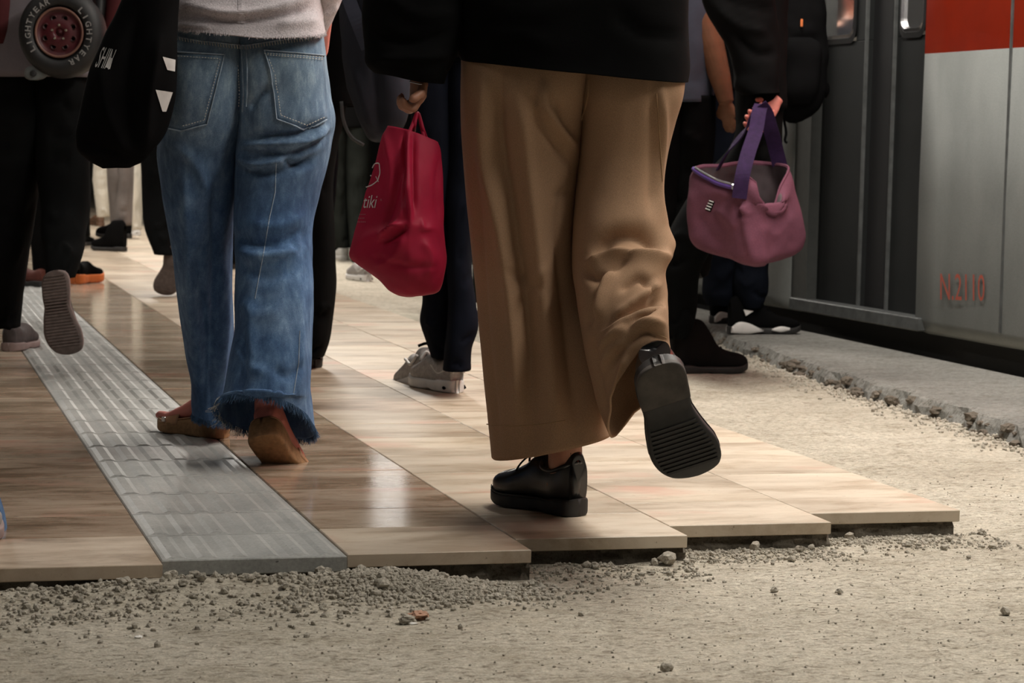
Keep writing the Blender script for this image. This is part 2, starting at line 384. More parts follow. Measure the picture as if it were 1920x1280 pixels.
M_redshoe=plain('dark_red_suede',(.09,.02,.012),.8); M_orange=plain('orange_rubber',(.60,.15,.03),.6)
M_brownshoe=plain('brown_leather_shoe',(.11,.055,.03),.6)
M_chrome=plain('brushed_steel',(.62,.62,.64),.3,1,.08,80)
# ------------------------------------------------------------------ setting
def fmesh(name,V,F,m,kind='structure',smooth=False):   # mesh given in platform coordinates (v,u,z)
    me=bpy.data.meshes.new(name); me.from_pydata([tuple(map(float,v)) for v in V],[],F); me.update()
    o=link(name,me,m,None,smooth); o.rotation_euler=(0,0,ANG)
    if kind:o['kind']=kind
    return o
FZ=-.052
TV=[.135-.335*2,.135-.335,.135,.47,.797,1.135,1.472,1.81,2.142]     # column borders across
def mound(v,u):
    z=np.full(np.shape(v),FZ)
    z=z+.024*np.exp(-(((v-.88)/.13)**2+((u-3.95)/.075)**2)) +.022*np.exp(-(((v-.6)/.25)**4+((u-3.95)/.11)**2))
    z=z+.018*np.exp(-(((v-.15)/.4)**4+((u-3.92)/.09)**2))
    z=z-.012*np.exp(-(((v-1.06)/.08)**2+((u-3.99)/.03)**2))
    p=np.stack([v,u,0*v],-1)
    return z+.003*fbm(p*[9,14,1],4,3)+.0018*fbm(p*50,2,8)
def floor_grid(us,vs):
    U_,V_=np.meshgrid(us,vs,indexing='ij'); Z=mound(V_,U_); A=np.stack([V_,U_,Z],-1); n,m=len(us),len(vs)
    return A.reshape(-1,3),[(i*m+j,i*m+j+1,(i+1)*m+j+1,(i+1)*m+j) for i in range(n-1) for j in range(m-1)]
V,F=floor_grid(np.concatenate([np.arange(-1,2.6,.2),np.arange(2.6,4.6,.012),np.arange(4.6,8,.03),np.arange(8,34,.5)]),
               np.concatenate([np.arange(-4,-.6,.2),np.arange(-.6,2.6,.012),np.arange(2.6,4.0,.03)]))
floor_o=fmesh('floor',V,F,M_floor,smooth=True)
# travertine slabs laid in columns
FU=[3.93,3.95,3.965,None,4.012,4.128,4.24,4.355]
B=Buf(); tones=[]
TH_T=.024
starts={0:[],1:[],2:[4.26,4.50,4.76,5.03,5.33,5.66],4:[4.29,4.52,4.79,5.06,5.33,5.62,5.91],5:[4.40,4.70,5.0,5.30,5.62,5.91],6:[4.52,4.82,5.14,5.5,5.85],7:[4.91,5.45,6.0]}
for c in range(8):
    if c==3: continue
    us=[FU[c]]+starts.get(c,[]); rngc=random.Random(100+c)
    while us[-1]<31: us.append(us[-1]+(.30 if us[-1]<14 else 1.2))
    for k,(a,b) in enumerate(zip(us[:-1],us[1:])):
        g=.0012; v0,v1=TV[c]+g,TV[c+1]-g; dz=rngc.uniform(-.0006,.0006)
        n0=len(B.V); B.box(((v0+v1)/2,(a+b)/2,-TH_T/2+dz),(v1-v0,b-a-2*g,TH_T),bev=.0014)
        if c<=2: br=rngc.uniform(.55,.95) if k else .62
        elif c==4: br=rngc.uniform(.6,.95) if 0<k<7 else (.42 if k==0 else rngc.uniform(.25,.6))
        elif c==5: br=rngc.uniform(.05,.35) if a<5.95 else rngc.uniform(.4,.8)
        else: br=rngc.uniform(.0,.25) if a<6.1 else rngc.uniform(.2,.6)
        if a>7.2: br*=.55
        gl={0:.85,1:.9,2:.9,4:1.,5:.55,6:.25,7:.05}[c]
        if k==0: gl*=.5
        tones+=[(br,gl,rngc.random(),1)]*(len(B.V)-n0)
slabs=fmesh('floor_tiles',B.V,B.F,M_trav)
ca=slabs.data.color_attributes.new('tone','FLOAT_COLOR','POINT'); ca.data.foreach_set('color',np.array(tones,dtype=np.float32).ravel())
# mortar bed under the slabs
B=Buf()
for c in range(8):
    fu=FU[c] if c!=3 else 4.005
    s=.045 if c in(4,5) else .03
    n_=46; x0,x1=TV[c],TV[c+1]-(.012 if c==7 else 0); o=len(B.V); pv=[]
    for i in range(n_+1):
        x=x0+(x1-x0)*i/n_
        for q,z in enumerate((-.0243,-.034,-.044,-.056,-.09)):
            e=.5*s+.010*float(fbm(np.array([x*28,z*60,c*3.]),3,12))-.004*q
            pv.append((x,max(fu+.004,fu+e),z))
    B.add(pv,[(i*5+q,i*5+5+q,i*5+6+q,i*5+q+1) for i in range(n_) for q in range(4)])
    B.box(((x0+x1)/2,(fu+s+31)/2,-.0245-.03),(x1-x0,31-fu-s,.06))
bed=fmesh('trim_1',B.V,B.F,M_mortar)
# tactile paving strip
B=Buf(); v0,v1=TV[3]+.0015,TV[4]-.0015; u=4.003; TL=.252; k=0
while u<30:
    L=TL if u<12 else TL*4
    B.box(((v0+v1)/2,u+L/2,-.0145+ (0.0)),(v1-v0,L-.0015,.028),bev=.002)
    if u<14:
        for i in range(6):
            vc=v0+(i+.5)*(v1-v0)/6
            for (a,b) in ((.012,TL-.012),):
                Vb=[];h=.0024;w0,w1=.0185,.0085
                for z,ww,e in((-.0006,w0,0),(h,w1,.006)):
                    Vb+=[(vc-ww,u+a+e,z),(vc+ww,u+a+e,z),(vc+ww,u+b-e,z),(vc-ww,u+b-e,z)]
                B.add(Vb,[(4,5,6,7),(0,1,5,4),(1,2,6,5),(2,3,7,6),(3,0,4,7)])
    u+=L; k+=1
tact=fmesh('tactile_paving',B.V,B.F,M_tact)
# raised platform edge slab with a broken inner edge
us=np.arange(-1,33,.04); inner=np.interp(us,[3,5.76,7.34,9.47,33],[2.95,3.0,3.10,3.36,3.42])
inner=inner+.022*fbm(np.stack([us*6,us*0,us*0],-1),3,5)+.012*fbm(np.stack([us*30,us*0,us*0],-1),2,6)
KE=3.65; ZK=.0
V=[];F=[]
for i,(u_,a) in enumerate(zip(us,inner)):
    j=.008*math.sin(i*1.7)+.006*random.uniform(-1,1)
    V+=[(a-.03+j,u_,FZ-.02),(a-.012-j,u_,FZ+.025),(a+.004,u_,ZK-.006),(a+.03+j,u_,ZK),(KE,u_,ZK),(KE,u_,-.5)]
for i in range(len(us)-1):
    for k in range(5): F.append((i*6+k,i*6+k+1,i*6+7+k,i*6+6+k))
fmesh('trim_2',V,F,M_kerb,smooth=False)
# track bed, ceiling, walls
M_wall=plain('dark_station_wall',(.05,.048,.045),.7,s=3); M_ceil=plain('station_ceiling',(.20,.19,.18),.8,s=2)
def slab(name,v0,v1,u0,u1,z0,z1,m):
    B=Buf(); B.box(((v0+v1)/2,(u0+u1)/2,(z0+z1)/2),(v1-v0,u1-u0,z1-z0)); return fmesh(name,B.V,B.F,m)
slab('track_bed',3.65,8,-3,33,-1.3,-1.2,M_mortar)
slab('ceiling',-4.2,8,-3,33,3.4,3.5,M_ceil)
slab('wall_left',-4.3,-4,-3,33,FZ-.1,3.4,M_wall)
slab('wall_back',-4.2,8,33,33.2,-1.3,3.4,M_wall)
slab('wall_right',8,8.2,-3,33,-1.3,3.4,M_wall)
# ceiling luminaires above the lights
M_house=plain('lamp_housing',(.5,.5,.5),.5)
for k,(u_,v_,L) in enumerate(((5.2,2.75,6),(15,2.35,9),(6,-.6,9),(15,-.6,9))):
    t=empty('ceiling_lamp',frame_to_world(u_,v_,3.15),['long lamp above the near platform edge','long lamp above the far platform edge','long lamp above the near tiles','long lamp above the far tiles'][k],'lamp')
    B=Buf(); R=_Rz(ANG); B.box(frame_to_world(u_,v_,3.18),(.42,L+.1,.10),R,.01); B.build('housing',M_house,t)
    B=Buf()
    for e in(-.4,0,.4): B=Buf(); B.tube([frame_to_world(u_+e*L,v_,3.22),frame_to_world(u_+e*L,v_,3.41)],.01,6); B.build('hanger',M_chrome,t)
# unseen lit box, added so a bright streak reflects in the polished tiles
def _em(t,p): p.inputs['Emission Color'].default_value=(1,.97,.92,1); p.inputs['Emission Strength'].default_value=3.6
M_lit=mat('lit_acrylic',(.9,.9,.88),.4,build=_em)
c=P(748,-104,22.)
t=empty('added_lightbox',c-[0,0,.28],'narrow lit box added out of view for the streak reflected in the tiles','lamp')
B=Buf(); B.box(c+[0,.03,0],(.33,.06,.56),None,.01); B.build('housing',M_house,t)
B=Buf(); B.box(c-[0,.004,0],(.30,.01,.52)); B.build('diffuser',M_lit,t)
B=Buf(); B.tube([c+[0,.03,.28],[c[0],c[1]+.03,3.41]],.008,6); B.build('hanger',M_chrome,t)
# ------------------------------------------------------------------ gravel and stones
def icos(sub=1):
    bm_=__import__('bmesh').new(); __import__('bmesh').ops.create_icosphere(bm_,subdivisions=sub,radius=1)
    V=np.array([v.co[:] for v in bm_.verts]); F=[tuple(v.index for v in f.verts) for f in bm_.faces]; bm_.free(); return V,F
IV1,IF1=icos(1); IV2,IF2=icos(2); IV3,IF3=icos(3)
def in_tiles(u,v,mg=.004):
    for c in range(8):
        if TV[c]<=v<=TV[c+1]+(mg if c==7 else 0): return u>(FU[c] if FU[c] else 4.005)-mg
    return False
def frontu(v):
    for c in range(8):
        if TV[c]<=v<=TV[c+1]: return FU[c] if FU[c] else 4.005
    return 4.36
SV=[];SF=[]; n=0; cnt=0
while cnt<15500:
    m_=random.random()
    if m_<.56:
        v_=random.uniform(-.3,2.2); d=abs(random.gauss(0,.075))+.003
        if v_<1.15: d*=1.8
        u_=frontu(v_)-d
        k_=float(fbm(np.array([v_*7,u_*9,0.]),3,77))
        if random.random()>(.62 if v_<1.15 else .5)+.75*k_: continue
        r=random.choice([.0009,.0013,.0017,.0022,.003,.0042,.0058])*random.uniform(.7,1.2)
        if v_>1.2 : r*=.8
    elif m_<.66: v_=random.gauss(.92,.12); u_=3.90+random.gauss(0,.05); r=random.uniform(.0015,.0065)
    elif m_<.92:
        v_=random.uniform(-.6,2.7); u_=random.uniform(2.5,5.2) if v_>2.15 else random.uniform(2.5,4.2); r=random.choice([.0006,.0008,.0011,.0015,.0024])
    else:
        u_=random.uniform(4.8,9.); v_=np.interp(u_,[3,5.76,7.34,9.47],[2.95,3.0,3.10,3.36])-abs(random.gauss(0,.07)); r=random.uniform(.002,.008)
    if in_tiles(u_,v_,r): continue
    z=float(mound(np.array(v_),np.array(u_)))+r*.35
    V=IV1*(1+.28*rng.uniform(-1,1,(len(IV1),1)))*r*rng.uniform(.65,1.15,3)
    a=random.random()*6.28; V=V@_Rz(a).T+[v_,u_,z]
    SV.append(V); SF+= [tuple(i+n for i in f) for f in IF1]; n+=len(V); cnt+=1
g=fmesh('gravel',np.concatenate(SV),SF,M_stone,kind='stuff'); tag(g,'fine loose grey gravel scattered along the broken edge of the tiles','gravel')
def stone(u_,v_,r,name='loose_stone',m=None,lab='',grp=None,flat=.7,z=None,seed=0,sub=2,sh=None):
    IV,IF=(IV2,IF2) if sub==2 else (IV3,IF3)
    V=IV*(1+.42*fbm(IV*2.6+seed*3.1,3,seed)[:,None])*r; V=np.sign(V)*np.abs(V)**.9*r**.1; V=V*np.array([1,.8,flat]) if sh is None else V*np.array(sh)
    V=V@_Rz(seed*1.3).T; zz=float(mound(np.array(v_),np.array(u_))) if z is None else z
    o=mesh(name,V-[0,0,V[:,2].min()*.75],IF,m or M_stone,None,False); o.location=Vector(frame_to_world(u_,v_,zz).tolist()); 
    tag(o,lab,'stone',grp); return o
def uvpix(x,y,z=FZ): g=G(x,y,z); return -.26194*g[0]+.96508*g[1],.96508*g[0]+.26194*g[1]
u_,v_=uvpix(785,1160); stone(u_,v_,.017,'tile_shard',plain('terracotta',(.42,.24,.16),.8),'flat terracotta coloured shard lying on a grey stone below the gravel mound',None,.4,None,3,3)
u_,v_=uvpix(762,1166); stone(u_-.004,v_,.013,'loose_stone',M_stone,'small grey stone touching the terracotta shard',None,.6,None,5,3)
M_chip=plain('white_chip',(.75,.74,.70),.6)
for (x,y,l) in ((440,1101,'white paper scrap on the gravel below the grey tactile strip'),(260,1197,'white chip on bare concrete at the lower left'),(775,1171,'thin white chip in front of the terracotta shard')):
    u_,v_=uvpix(x,y); o=stone(u_,v_,.008,'white_chip',M_chip,l,None,.25,None,x); o['category']='chip'
for i,(x,y,r,l) in enumerate(((1220,1042,.017,'largest grey lump in the shadow under the tile corner near the black shoe'),(360,1100,.010,'rounded grey stone under the left end of the tactile strip'),
  (585,1082,.012,'pale stone at the top of the gravel mound beside the tactile strip'),(640,1062,.011,'pale stone leaning against the tactile slab corner'),(715,1120,.014,'grey stone on the gravel mound right of the tactile strip'),
  (1382,1018,.012,'grey stone under the second stepped tile from the right'),(1452,1107,.008,'dark pebble alone on the concrete below the middle of the stepped tiles'),(1545,990,.010,'stone at the right end of the second stepped tile'),
  (815,1092,.009,'stone in the dark hollow below the tile edge'),(1100,1068,.009,'small stone on the gravel below the black standing shoe'),
  (1885,1152,.010,'dark stone at the right border of the photograph'),(1573,1115,.007,'small dark pebble on bare concrete at right'),(1250,1257,.010,'flat dark stone at the bottom of the bare concrete'),
  (370,1118,.008,'brown stone below the left end of the tactile strip'))):
    u_,v_=uvpix(x,y); 
    if in_tiles(u_,v_,r): u_=frontu(v_)-r*1.1
    stone(u_,v_,r,'loose_stone',M_stone,l,None,.75,None,i+20)
for i in range(110):
    v_=random.uniform(-.3,1.2) if random.random()<.75 else random.uniform(1.2,2.2); u_=frontu(v_)-abs(random.gauss(0,.10))-.012; r=random.uniform(.0045,.0095)
    stone(u_,v_,r,'pebble',M_stone,'small rough grey pebble lying in the gravel below the tile edge','pebbles in the gravel below the tile edge',.75,None,i+40)
for i in range(170):
    u_=5.2+4.6*random.random()**1.1; v_=float(np.interp(u_,[3,5.76,7.34,9.47],[2.95,3.0,3.10,3.36]))-.015+random.gauss(0,.018); r=random.choice([.007,.009,.012,.016,.024])*random.uniform(.8,1.2)
    stone(u_,v_,r,'broken_concrete_lump',M_darkstone,'jagged brown grey lump along the broken edge of the raised platform slab','lumps along the broken slab edge',.55,FZ+random.uniform(-.006,.026),i+300)
# ------------------------------------------------------------------ metro car
def fit_train():
    zb=.075; a=G(1722,618,zb); b=G(1440,569.5,zb); return a,nrm(b-a)
TA,TD=fit_train(); TD=nrm([TD[0],TD[1],0]); TNN=np.array([-TD[1],TD[0],0])   # TNN towards the platform
if TNN[0]>0: TNN=-TNN
def onplane(x,y,off=0.):
    """point of the train side seen at px; off = distance outwards"""
    r=ray(x,y); o=np.array([0,0,CH]); q=TA+TNN*off; t=((q-o)@TNN)/(r@TNN); return o+r*t
def tcoord(p): return (p-TA)@TD
def tp(s,z,off=0.): q=TA+TD*s+TNN*off; return np.array([q[0],q[1],z])
RT=np.stack([TD,TNN,[0,0,1]],1)
zb=.075; z_or=onplane(1743,101)[2]
sR=tcoord(onplane(1722,618)); sRo=tcoord(onplane(1743,101)); s_end=tcoord(onplane(1905,90))
sJ0=tcoord(onplane(1484,540)); sJ1=tcoord(onplane(1512,540))
def _body(t,p):
    n=noise_tex(t,(1,1,.4),5,5); f=noise_tex(t,(1,1,1),300,2)
    a=ramp(t,n.outputs[0],[(.3,(.165,.175,.17)),(.7,(.215,.225,.218))]); e=ramp(t,f.outputs[0],[(.3,(.85,.85,.85)),(.7,(1.12,1.12,1.12))])
    t.links.new(mixc(t,1.,a.outputs[0],e.outputs[0],'MULTIPLY'),p.inputs['Base Color'])
M_body=mat('grey_train_paint',(.25,.25,.24),.5,build=_body)
M_band=plain('orange_red_paint',(.98,.055,.004),.45,var=.08,s=8,bs=.02)
M_door=plain('dark_grey_door_paint',(.012,.0132,.0135),.6,var=.12,s=10,bs=.03,spec=.2)
M_dark=plain('black_undercarriage',(.012,.012,.013),.8)
M_seal=plain('black_rubber_seal',(.008,.008,.009),.6)
M_sill=plain('worn_metal_sill',(.09,.095,.095),.5,.3,.25,25)
train=empty('metro_car',tp(sR,-.35),'grey metro car with an orange red band, dark doors and a red number','train')
def tbox(s0,s1,z0,z1,o0,o1,bev=0,B=None):
    B=B or Buf(); B.box(tp((s0+s1)/2,(z0+z1)/2,(o0+o1)/2),(abs(s1-s0),abs(o1-o0),z1-z0),RT,bev); return B
S_=-1 if s_end<sR else 1   # towards camera is S_
def panel(name,s0,s1,z0,z1,m,edge=True):
    # vertical body side with rounded lower edge
    prof=[(-.10,z0),(-.045,z0),(-.012,z0+.012),(0,z0+.045),(.004,(z0+z1)/2),(0,z1)] if edge else [(0,z0),(0,z1)]
    V=[];F=[]
    ss=np.linspace(s0,s1,24)
    for s in ss:
        for o_,z in prof: V.append(tp(s,z,o_+.003*math.sin(s*9)))
    k=len(prof)
    for i in range(len(ss)-1):
        for j in range(k-1): F.append((i*k+j,i*k+j+1,(i+1)*k+j+1,(i+1)*k+j))
    o=mesh(name,V,F,m,train); md=o.modifiers.new('t','SOLIDIFY'); md.thickness=.03; md.offset=0; return o
sN=sR+S_*3.5; sF=sJ0-S_*5
panel('body_panel',sR,sN,zb,z_or,M_body); panel('body_panel',sJ0,sF,zb,z_or,M_body)
panel('colour_band',sR,sN,z_or,z_or+.85,M_band,False); panel('colour_band',sJ0,sF,z_or,z_or+.85,M_band,False)
panel('upper_panel',sN,sF,z_or+.85,2.45,M_body,False)
tbox(sN,sF,2.42,2.5,-2.5,0,0).build('roof',M_body,train)
tbox(sN,sF,zb-.02,zb+.02,-2.5,-.06).build('car_floor',M_dark,train)
tbox(sN,sF,-.9,zb-.0,-1.9,-.10).build('undercarriage',M_dark,train)
B=tbox(sR+S_*.03,sR+S_*.04,zb,z_or+.85,0,.006); tbox(s_end-.006,s_end+.006,zb+.04,z_or+.85,-.004,.022,0,B); B.build('panel_seam',M_sill,train)
# door leaves, recessed
rec=-.045
dx=[(1512,1612),(1668,1741)]
for i,(xa,xb) in enumerate(((1513,1614),(1664,1727))):
    s0=tcoord(onplane(xa,520,rec)); s1=tcoord(onplane(xb,520,rec))
    z0=zb+.03
    wa,wb=((1508,1607),(1690,1762))[i]; wy=(80,65)[i]
    sw0=tcoord(onplane(wa,40,rec)); sw1=tcoord(onplane(wb,40,rec)); zw=onplane((wa+wb)/2,wy,rec)[2]
    lo,hi=min(s0,s1),max(s0,s1); wl,wh=max(min(sw0,sw1),lo+.03),min(max(sw0,sw1),hi-.03)
    t=Buf(); 
    tbox(lo,hi,z0,zw,rec-.03,rec,.004,t); tbox(lo,wl,zw,2.35,rec-.03,rec,0,t); tbox(wh,hi,zw,2.35,rec-.03,rec,0,t); tbox(wl,wh,zw+.75,2.35,rec-.03,rec,0,t)
    dr=t.build('door_leaf',M_door,train)
    # window: rounded seal, metal rim and glass
    def rr(a,b,c,d,r,n=6):
        out=[]
        for cx,cz,st in((b-r,c+r,-90),(b-r,d-r,0),(a+r,d-r,90),(a+r,c+r,180)):
            for k in range(n+1): an=math.radians(st+90*k/n); out.append((cx+r*math.cos(an),cz+r*math.sin(an)))
        return out
    o1=rr(wl-.004,wh+.004,zw-.01,zw+.76,.05); o2=rr(wl+.008,wh-.008,zw+.012,zw+.74,.045); o3=rr(wl+.014,wh-.014,zw+.026,zw+.73,.04)
    def frame(name,a,b,off,m):
        n=len(a); V=[tp(s,z,off) for s,z in a]+[tp(s,z,off+.004) for s,z in b]+[tp(s,z,off-.02) for s,z in b]; F=[(k,(k+1)%n,n+(k+1)%n,n+k) for k in range(n)]+[(n+k,n+(k+1)%n,2*n+(k+1)%n,2*n+k) for k in range(n)]
        return mesh(name,V,F,m,dr,False)
    frame('window_seal',o1,o2,rec+.006,M_seal); frame('window_rim',o2,o3,rec+.006,M_chrome)
    def _gl(t,p): p.inputs['Transmission Weight'].default_value=.9
    gm=mat('train_glass',(.55,.55,.55),.05,build=_gl)
    mesh('window_pane',[tp(s,z,rec-.004) for s,z in o2],[tuple(range(len(o2)))],gm,dr,False)
    B=Buf(); e=hi if i==0 else lo
    for k in (0,): tbox((lo if S_*(lo-hi)>0 else hi)-.0,(lo if S_*(lo-hi)>0 else hi)-S_*.012,z0,2.35,rec,rec+.012,0,B) if i==0 else tbox((hi if S_<0 else lo),(hi if S_<0 else lo)+S_*.012,z0,2.35,rec,rec+.012,0,B)
    B.build('door_edge_strip',M_sill,dr)
sa=tcoord(onplane(1620,520,rec-.03)); sb=tcoord(onplane(1662,520,rec-.03))
tbox(sa,sb,zb+.02,2.35,rec-.05,rec-.02).build('door_gap_seal',M_seal,train)
tbox(sJ0,sJ1,zb,2.4,-.05,.002,.003).build('door_jamb',plain('dark_jamb',(.05,.052,.05),.5),train)
tbox(sR,sR+S_*.012,zb,2.4,-.05,.004,.003).build('door_jamb',M_seal,train)
tbox(sJ0,sR,2.3,2.4,-.08,.0).build('door_header',M_door,train)
sl0=tcoord(onplane(1480,560,.03)); sl1=tcoord(onplane(1721,600,.03)); zs=onplane(1721,596,.03)[2]
tbox(sl0,sl1,zs-.05,zs,-.05,.03,.004).build('door_sill',M_sill,train)
# interior seen through the glass
M_in=plain('beige_train_interior',(.30,.27,.22),.6); tbox(sN,sF,zb+.02,2.4,-2.5,-2.42).build('interior_wall',M_in,train)
c=onplane(1590,60,-.6); B=Buf(); 
A=smooth_path([ring4(tp(tcoord(c)-w_,z,-.75),tp(tcoord(c)+w_,z,-.75),tp(tcoord(c),z,-.75+d_),tp(tcoord(c),z,-.75-d_),3,24) for z,w_,d_ in((c[2]-.12,.05,.03),(c[2]-.10,.17,.04),(c[2]+.01,.17,.035),(c[2]+.10,.11,.03),(c[2]+.13,.03,.02))],4)
lmesh('seat_back',A,plain('orange_seat_plastic',(.55,.11,.05),.5),train,True,True)
B=Buf(); B.tube([tp(tcoord(c)+.25,zb,-.5),tp(tcoord(c)+.25,2.4,-.5)],.016,10); B.build('grab_pole',M_chrome,train,True)
il=bpy.data.lights.new('interior_light','AREA'); il.shape='RECTANGLE'; il.size=6; il.size_y=.3; il.energy=14; il.color=(1,.93,.8)
io=bpy.data.objects.new('interior_light',il); COL.objects.link(io); io.location=Vector(tp(sR+S_*-1.,2.3,-1.2).tolist()); io.rotation_euler=(0,0,math.atan2(TD[1],TD[0]))
# lettering helpers
def textmesh(body,size=1.,shear=0.,bold=0.):
    cu=bpy.data.curves.new('t','FONT'); cu.body=body; cu.size=size; cu.shear=shear; cu.offset=bold; cu.resolution_u=3
    o=bpy.data.objects.new('t',cu); COL.objects.link(o); dg=bpy.context.evaluated_depsgraph_get(); me=o.evaluated_get(dg).to_mesh()
    V=np.array([v.co[:] for v in me.vertices]) if len(me.vertices) else np.zeros((0,3)); F=[tuple(p.vertices) for p in me.polygons]
    o.evaluated_get(dg).to_mesh_clear(); bpy.data.objects.remove(o); bpy.data.curves.remove(cu); return V,F
def textbox(body,**k):
    V,F=textmesh(body,**k); V=V[:,:2]; mn=V.min(0); mx=V.max(0); return (V-mn)/(mx-mn),F
V,F=textbox('N.2110')
pl=[]
for a,b in V: pl.append(onplane(1763+a*(1846-1763),562-b*50+ (a*2.5),.026))
mesh('car_number',pl,F,plain('faded_red_paint',(.34,.07,.045),.6),train,False)
# ------------------------------------------------------------------ people
def xloft(secs,M=40,sub=4):
    """secs rows (x, yc, hw, z0, z1, n): superellipse sections along x, closed ends"""
    S=smooth_path(np.array(secs,float),sub); th=np.arange(M)/M*2*math.pi; R=[]
    for x,yc,hw,z0,z1,n in S:
        c=np.cos(th);s=np.sin(th); a=np.sign(c)*np.abs(c)**(2/n); b=np.sign(s)*np.abs(s)**(2/n)
        R.append(np.stack([0*th+x,yc+hw*a,(z0+z1)/2+(z1-z0)/2*b],1))
    return np.array(R)
def halfw(s,w):   # outline of a sole, s 0 heel .. 1 toe
    return w*float(np.interp(s,[0,.015,.05,.12,.25,.42,.58,.72,.82,.90,.95,.98,.993,1.],[.12,.42,.62,.74,.76,.70,.86,1.0,.99,.88,.72,.52,.34,.08]))
def shoe(person,kind,M,L=.27,W=.046,mir=1,labels=None):
    """M: 4x4 world matrix; local x toe, z up, origin at the heel bottom. Builds shoe (with sole, laces..) under person"""
    R=M[:3,:3]; T=M[:3,3]
    def W_(A): A=np.asarray(A,float); sh=A.shape; B_=A.reshape(-1,3)*[1,mir,1]; return (B_@R.T+T).reshape(sh)
    K=dict(derby=dict(st=.030,heel=.034,up=[(.03,.105),(.10,.112),(.22,.092),(.36,.088),(.48,.098),(.60,.080),(.74,.066),(.88,.058),(.97,.045)],us=M_leather,so=M_rubber,wf=.93),
        sneaker=dict(st=.024,heel=.024,up=[(.03,.080),(.10,.088),(.22,.078),(.38,.080),(.5,.088),(.62,.072),(.76,.058),(.9,.050),(.97,.040)],us=M_suede,so=M_solegrey,wf=.92),
        boot=dict(st=.026,heel=.030,up=[(.03,.17),(.10,.19),(.22,.19),(.36,.185),(.46,.15),(.58,.095),(.74,.075),(.88,.066),(.97,.05)],us=M_black,so=M_rubber,wf=.93))[kind['base']].copy()
    K.update(kind); st=K['st']; hh=K['heel']
    sx=[0,.015,.05,.12,.2,.32,.42,.52,.62,.72,.8,.87,.92,.95,.975,.99,1.]
    curve=lambda s:.010*math.sin(s*math.pi)*(-1)+.012*max(0,(s-.55))          # gentle banana shape
    toe=lambda s:.016*max(0,(s-.78)/.22)**2
    arch=lambda s:.0 if hh<=st else (hh-st)*0
    sec=[(s*L,curve(s),halfw(s,W),toe(s)+(0.004 if .32<s<.5 else 0),st+toe(s)*.9+(.006 if s<.3 else 0),6) for s in sx]
    A=W_(xloft(sec,40,3)); 
    up=lmesh(K.get('uname','shoe'),W_(xloft([(max(.006,s*L),curve(s),halfw(min(max(s,.03),.985),W)*K['wf']*(1.0 if s<.9 else .93)*(1 if z<.1 else .86),st*.6+toe(s),z*K.get('hs',1)+st-.024,2.6) for s,z in [(.012,K['up'][0][1]*.93)]+K['up']+[(.985,.030)]],40,4)),K['us'],person,True,True)
    so=lmesh('sole',A,K['so'],up,True,True)
    if K.get('sidecol'):  # coloured sidewall band
        sc2=[(a,b,c*1.02+.0006,d+(e-d)*.42,e+.0005,n) for a,b,c,d,e,n in sec]; lmesh('sole_sidewall',W_(xloft(sc2,40,3)),K['sidecol'],up,True,True)
    if K.get('treads'):
        B=Buf()
        for k in range(25):
            s=.05+k*.036
            if s>.9: continue
            if .33<s<.5 and K['base']!='sneaker': continue
            w_=halfw(s,W)*.86; B.box((s*L,curve(s),toe(s)-.0006),(L*.017,2*w_,.004))
        mesh('tread',W_(B.V),B.F,K.get('treadm',K['so']),up,False)
    if K['base']=='derby':
        hb=[(s*L,curve(s),halfw(s,W)*1.0,-.006,.012,6) for s in(0,.015,.05,.12,.2,.30,.325)]
        if K.get('treads'): lmesh('heel',W_(xloft(hb,40,3)),M_heelrub,up,True,True)
        B=Buf(); B.tube(W_([(s*L,curve(s)-0*W+sg*halfw(s,W)*1.0,st-.001+toe(s)) for sg in(1,) for s in np.linspace(.03,.97,24)]),.0013,5)
        B.tube(W_([(s*L,curve(s)-halfw(s,W)*1.0,st-.001+toe(s)) for s in np.linspace(.03,.97,24)]),.0013,5); B.build('welt_seam',M_rubber,up,True)
    if K.get('laces'):
        lc=K['laces']
        for k in range(4):
            s=.46+k*.06; z=float(np.interp(s,[a for a,b in K['up']],[b for a,b in K['up']]))+st-.023
            B=Buf(); B.tube(W_([(s*L,-.024,z-.012),(s*L+.004,0,z+.001),(s*L,.024,z-.012)]),.0022,6); B.build('lace',lc,up,True)
    if K.get('extra'): K['extra'](up,W_,L,W,st,halfw,curve,K)
    return up
def placeM(heel,toe,up=(0,0,1)):
    x=nrm(np.array(toe)-np.array(heel)); z=np.array(up,float); z=nrm(z-x*(z@x)); y=np.cross(z,x); M=np.eye(4); M[:3,0]=x;M[:3,1]=y;M[:3,2]=z;M[:3,3]=heel; return M
def flatM(x,y,ang,z=.0):
    """heel bottom centre at ground pixel, ang = heading in degrees, 0 away from camera, + to the right"""
    g=G(x,y,z); a=math.radians(ang); return placeM(g,g+[math.sin(a),math.cos(a),0])
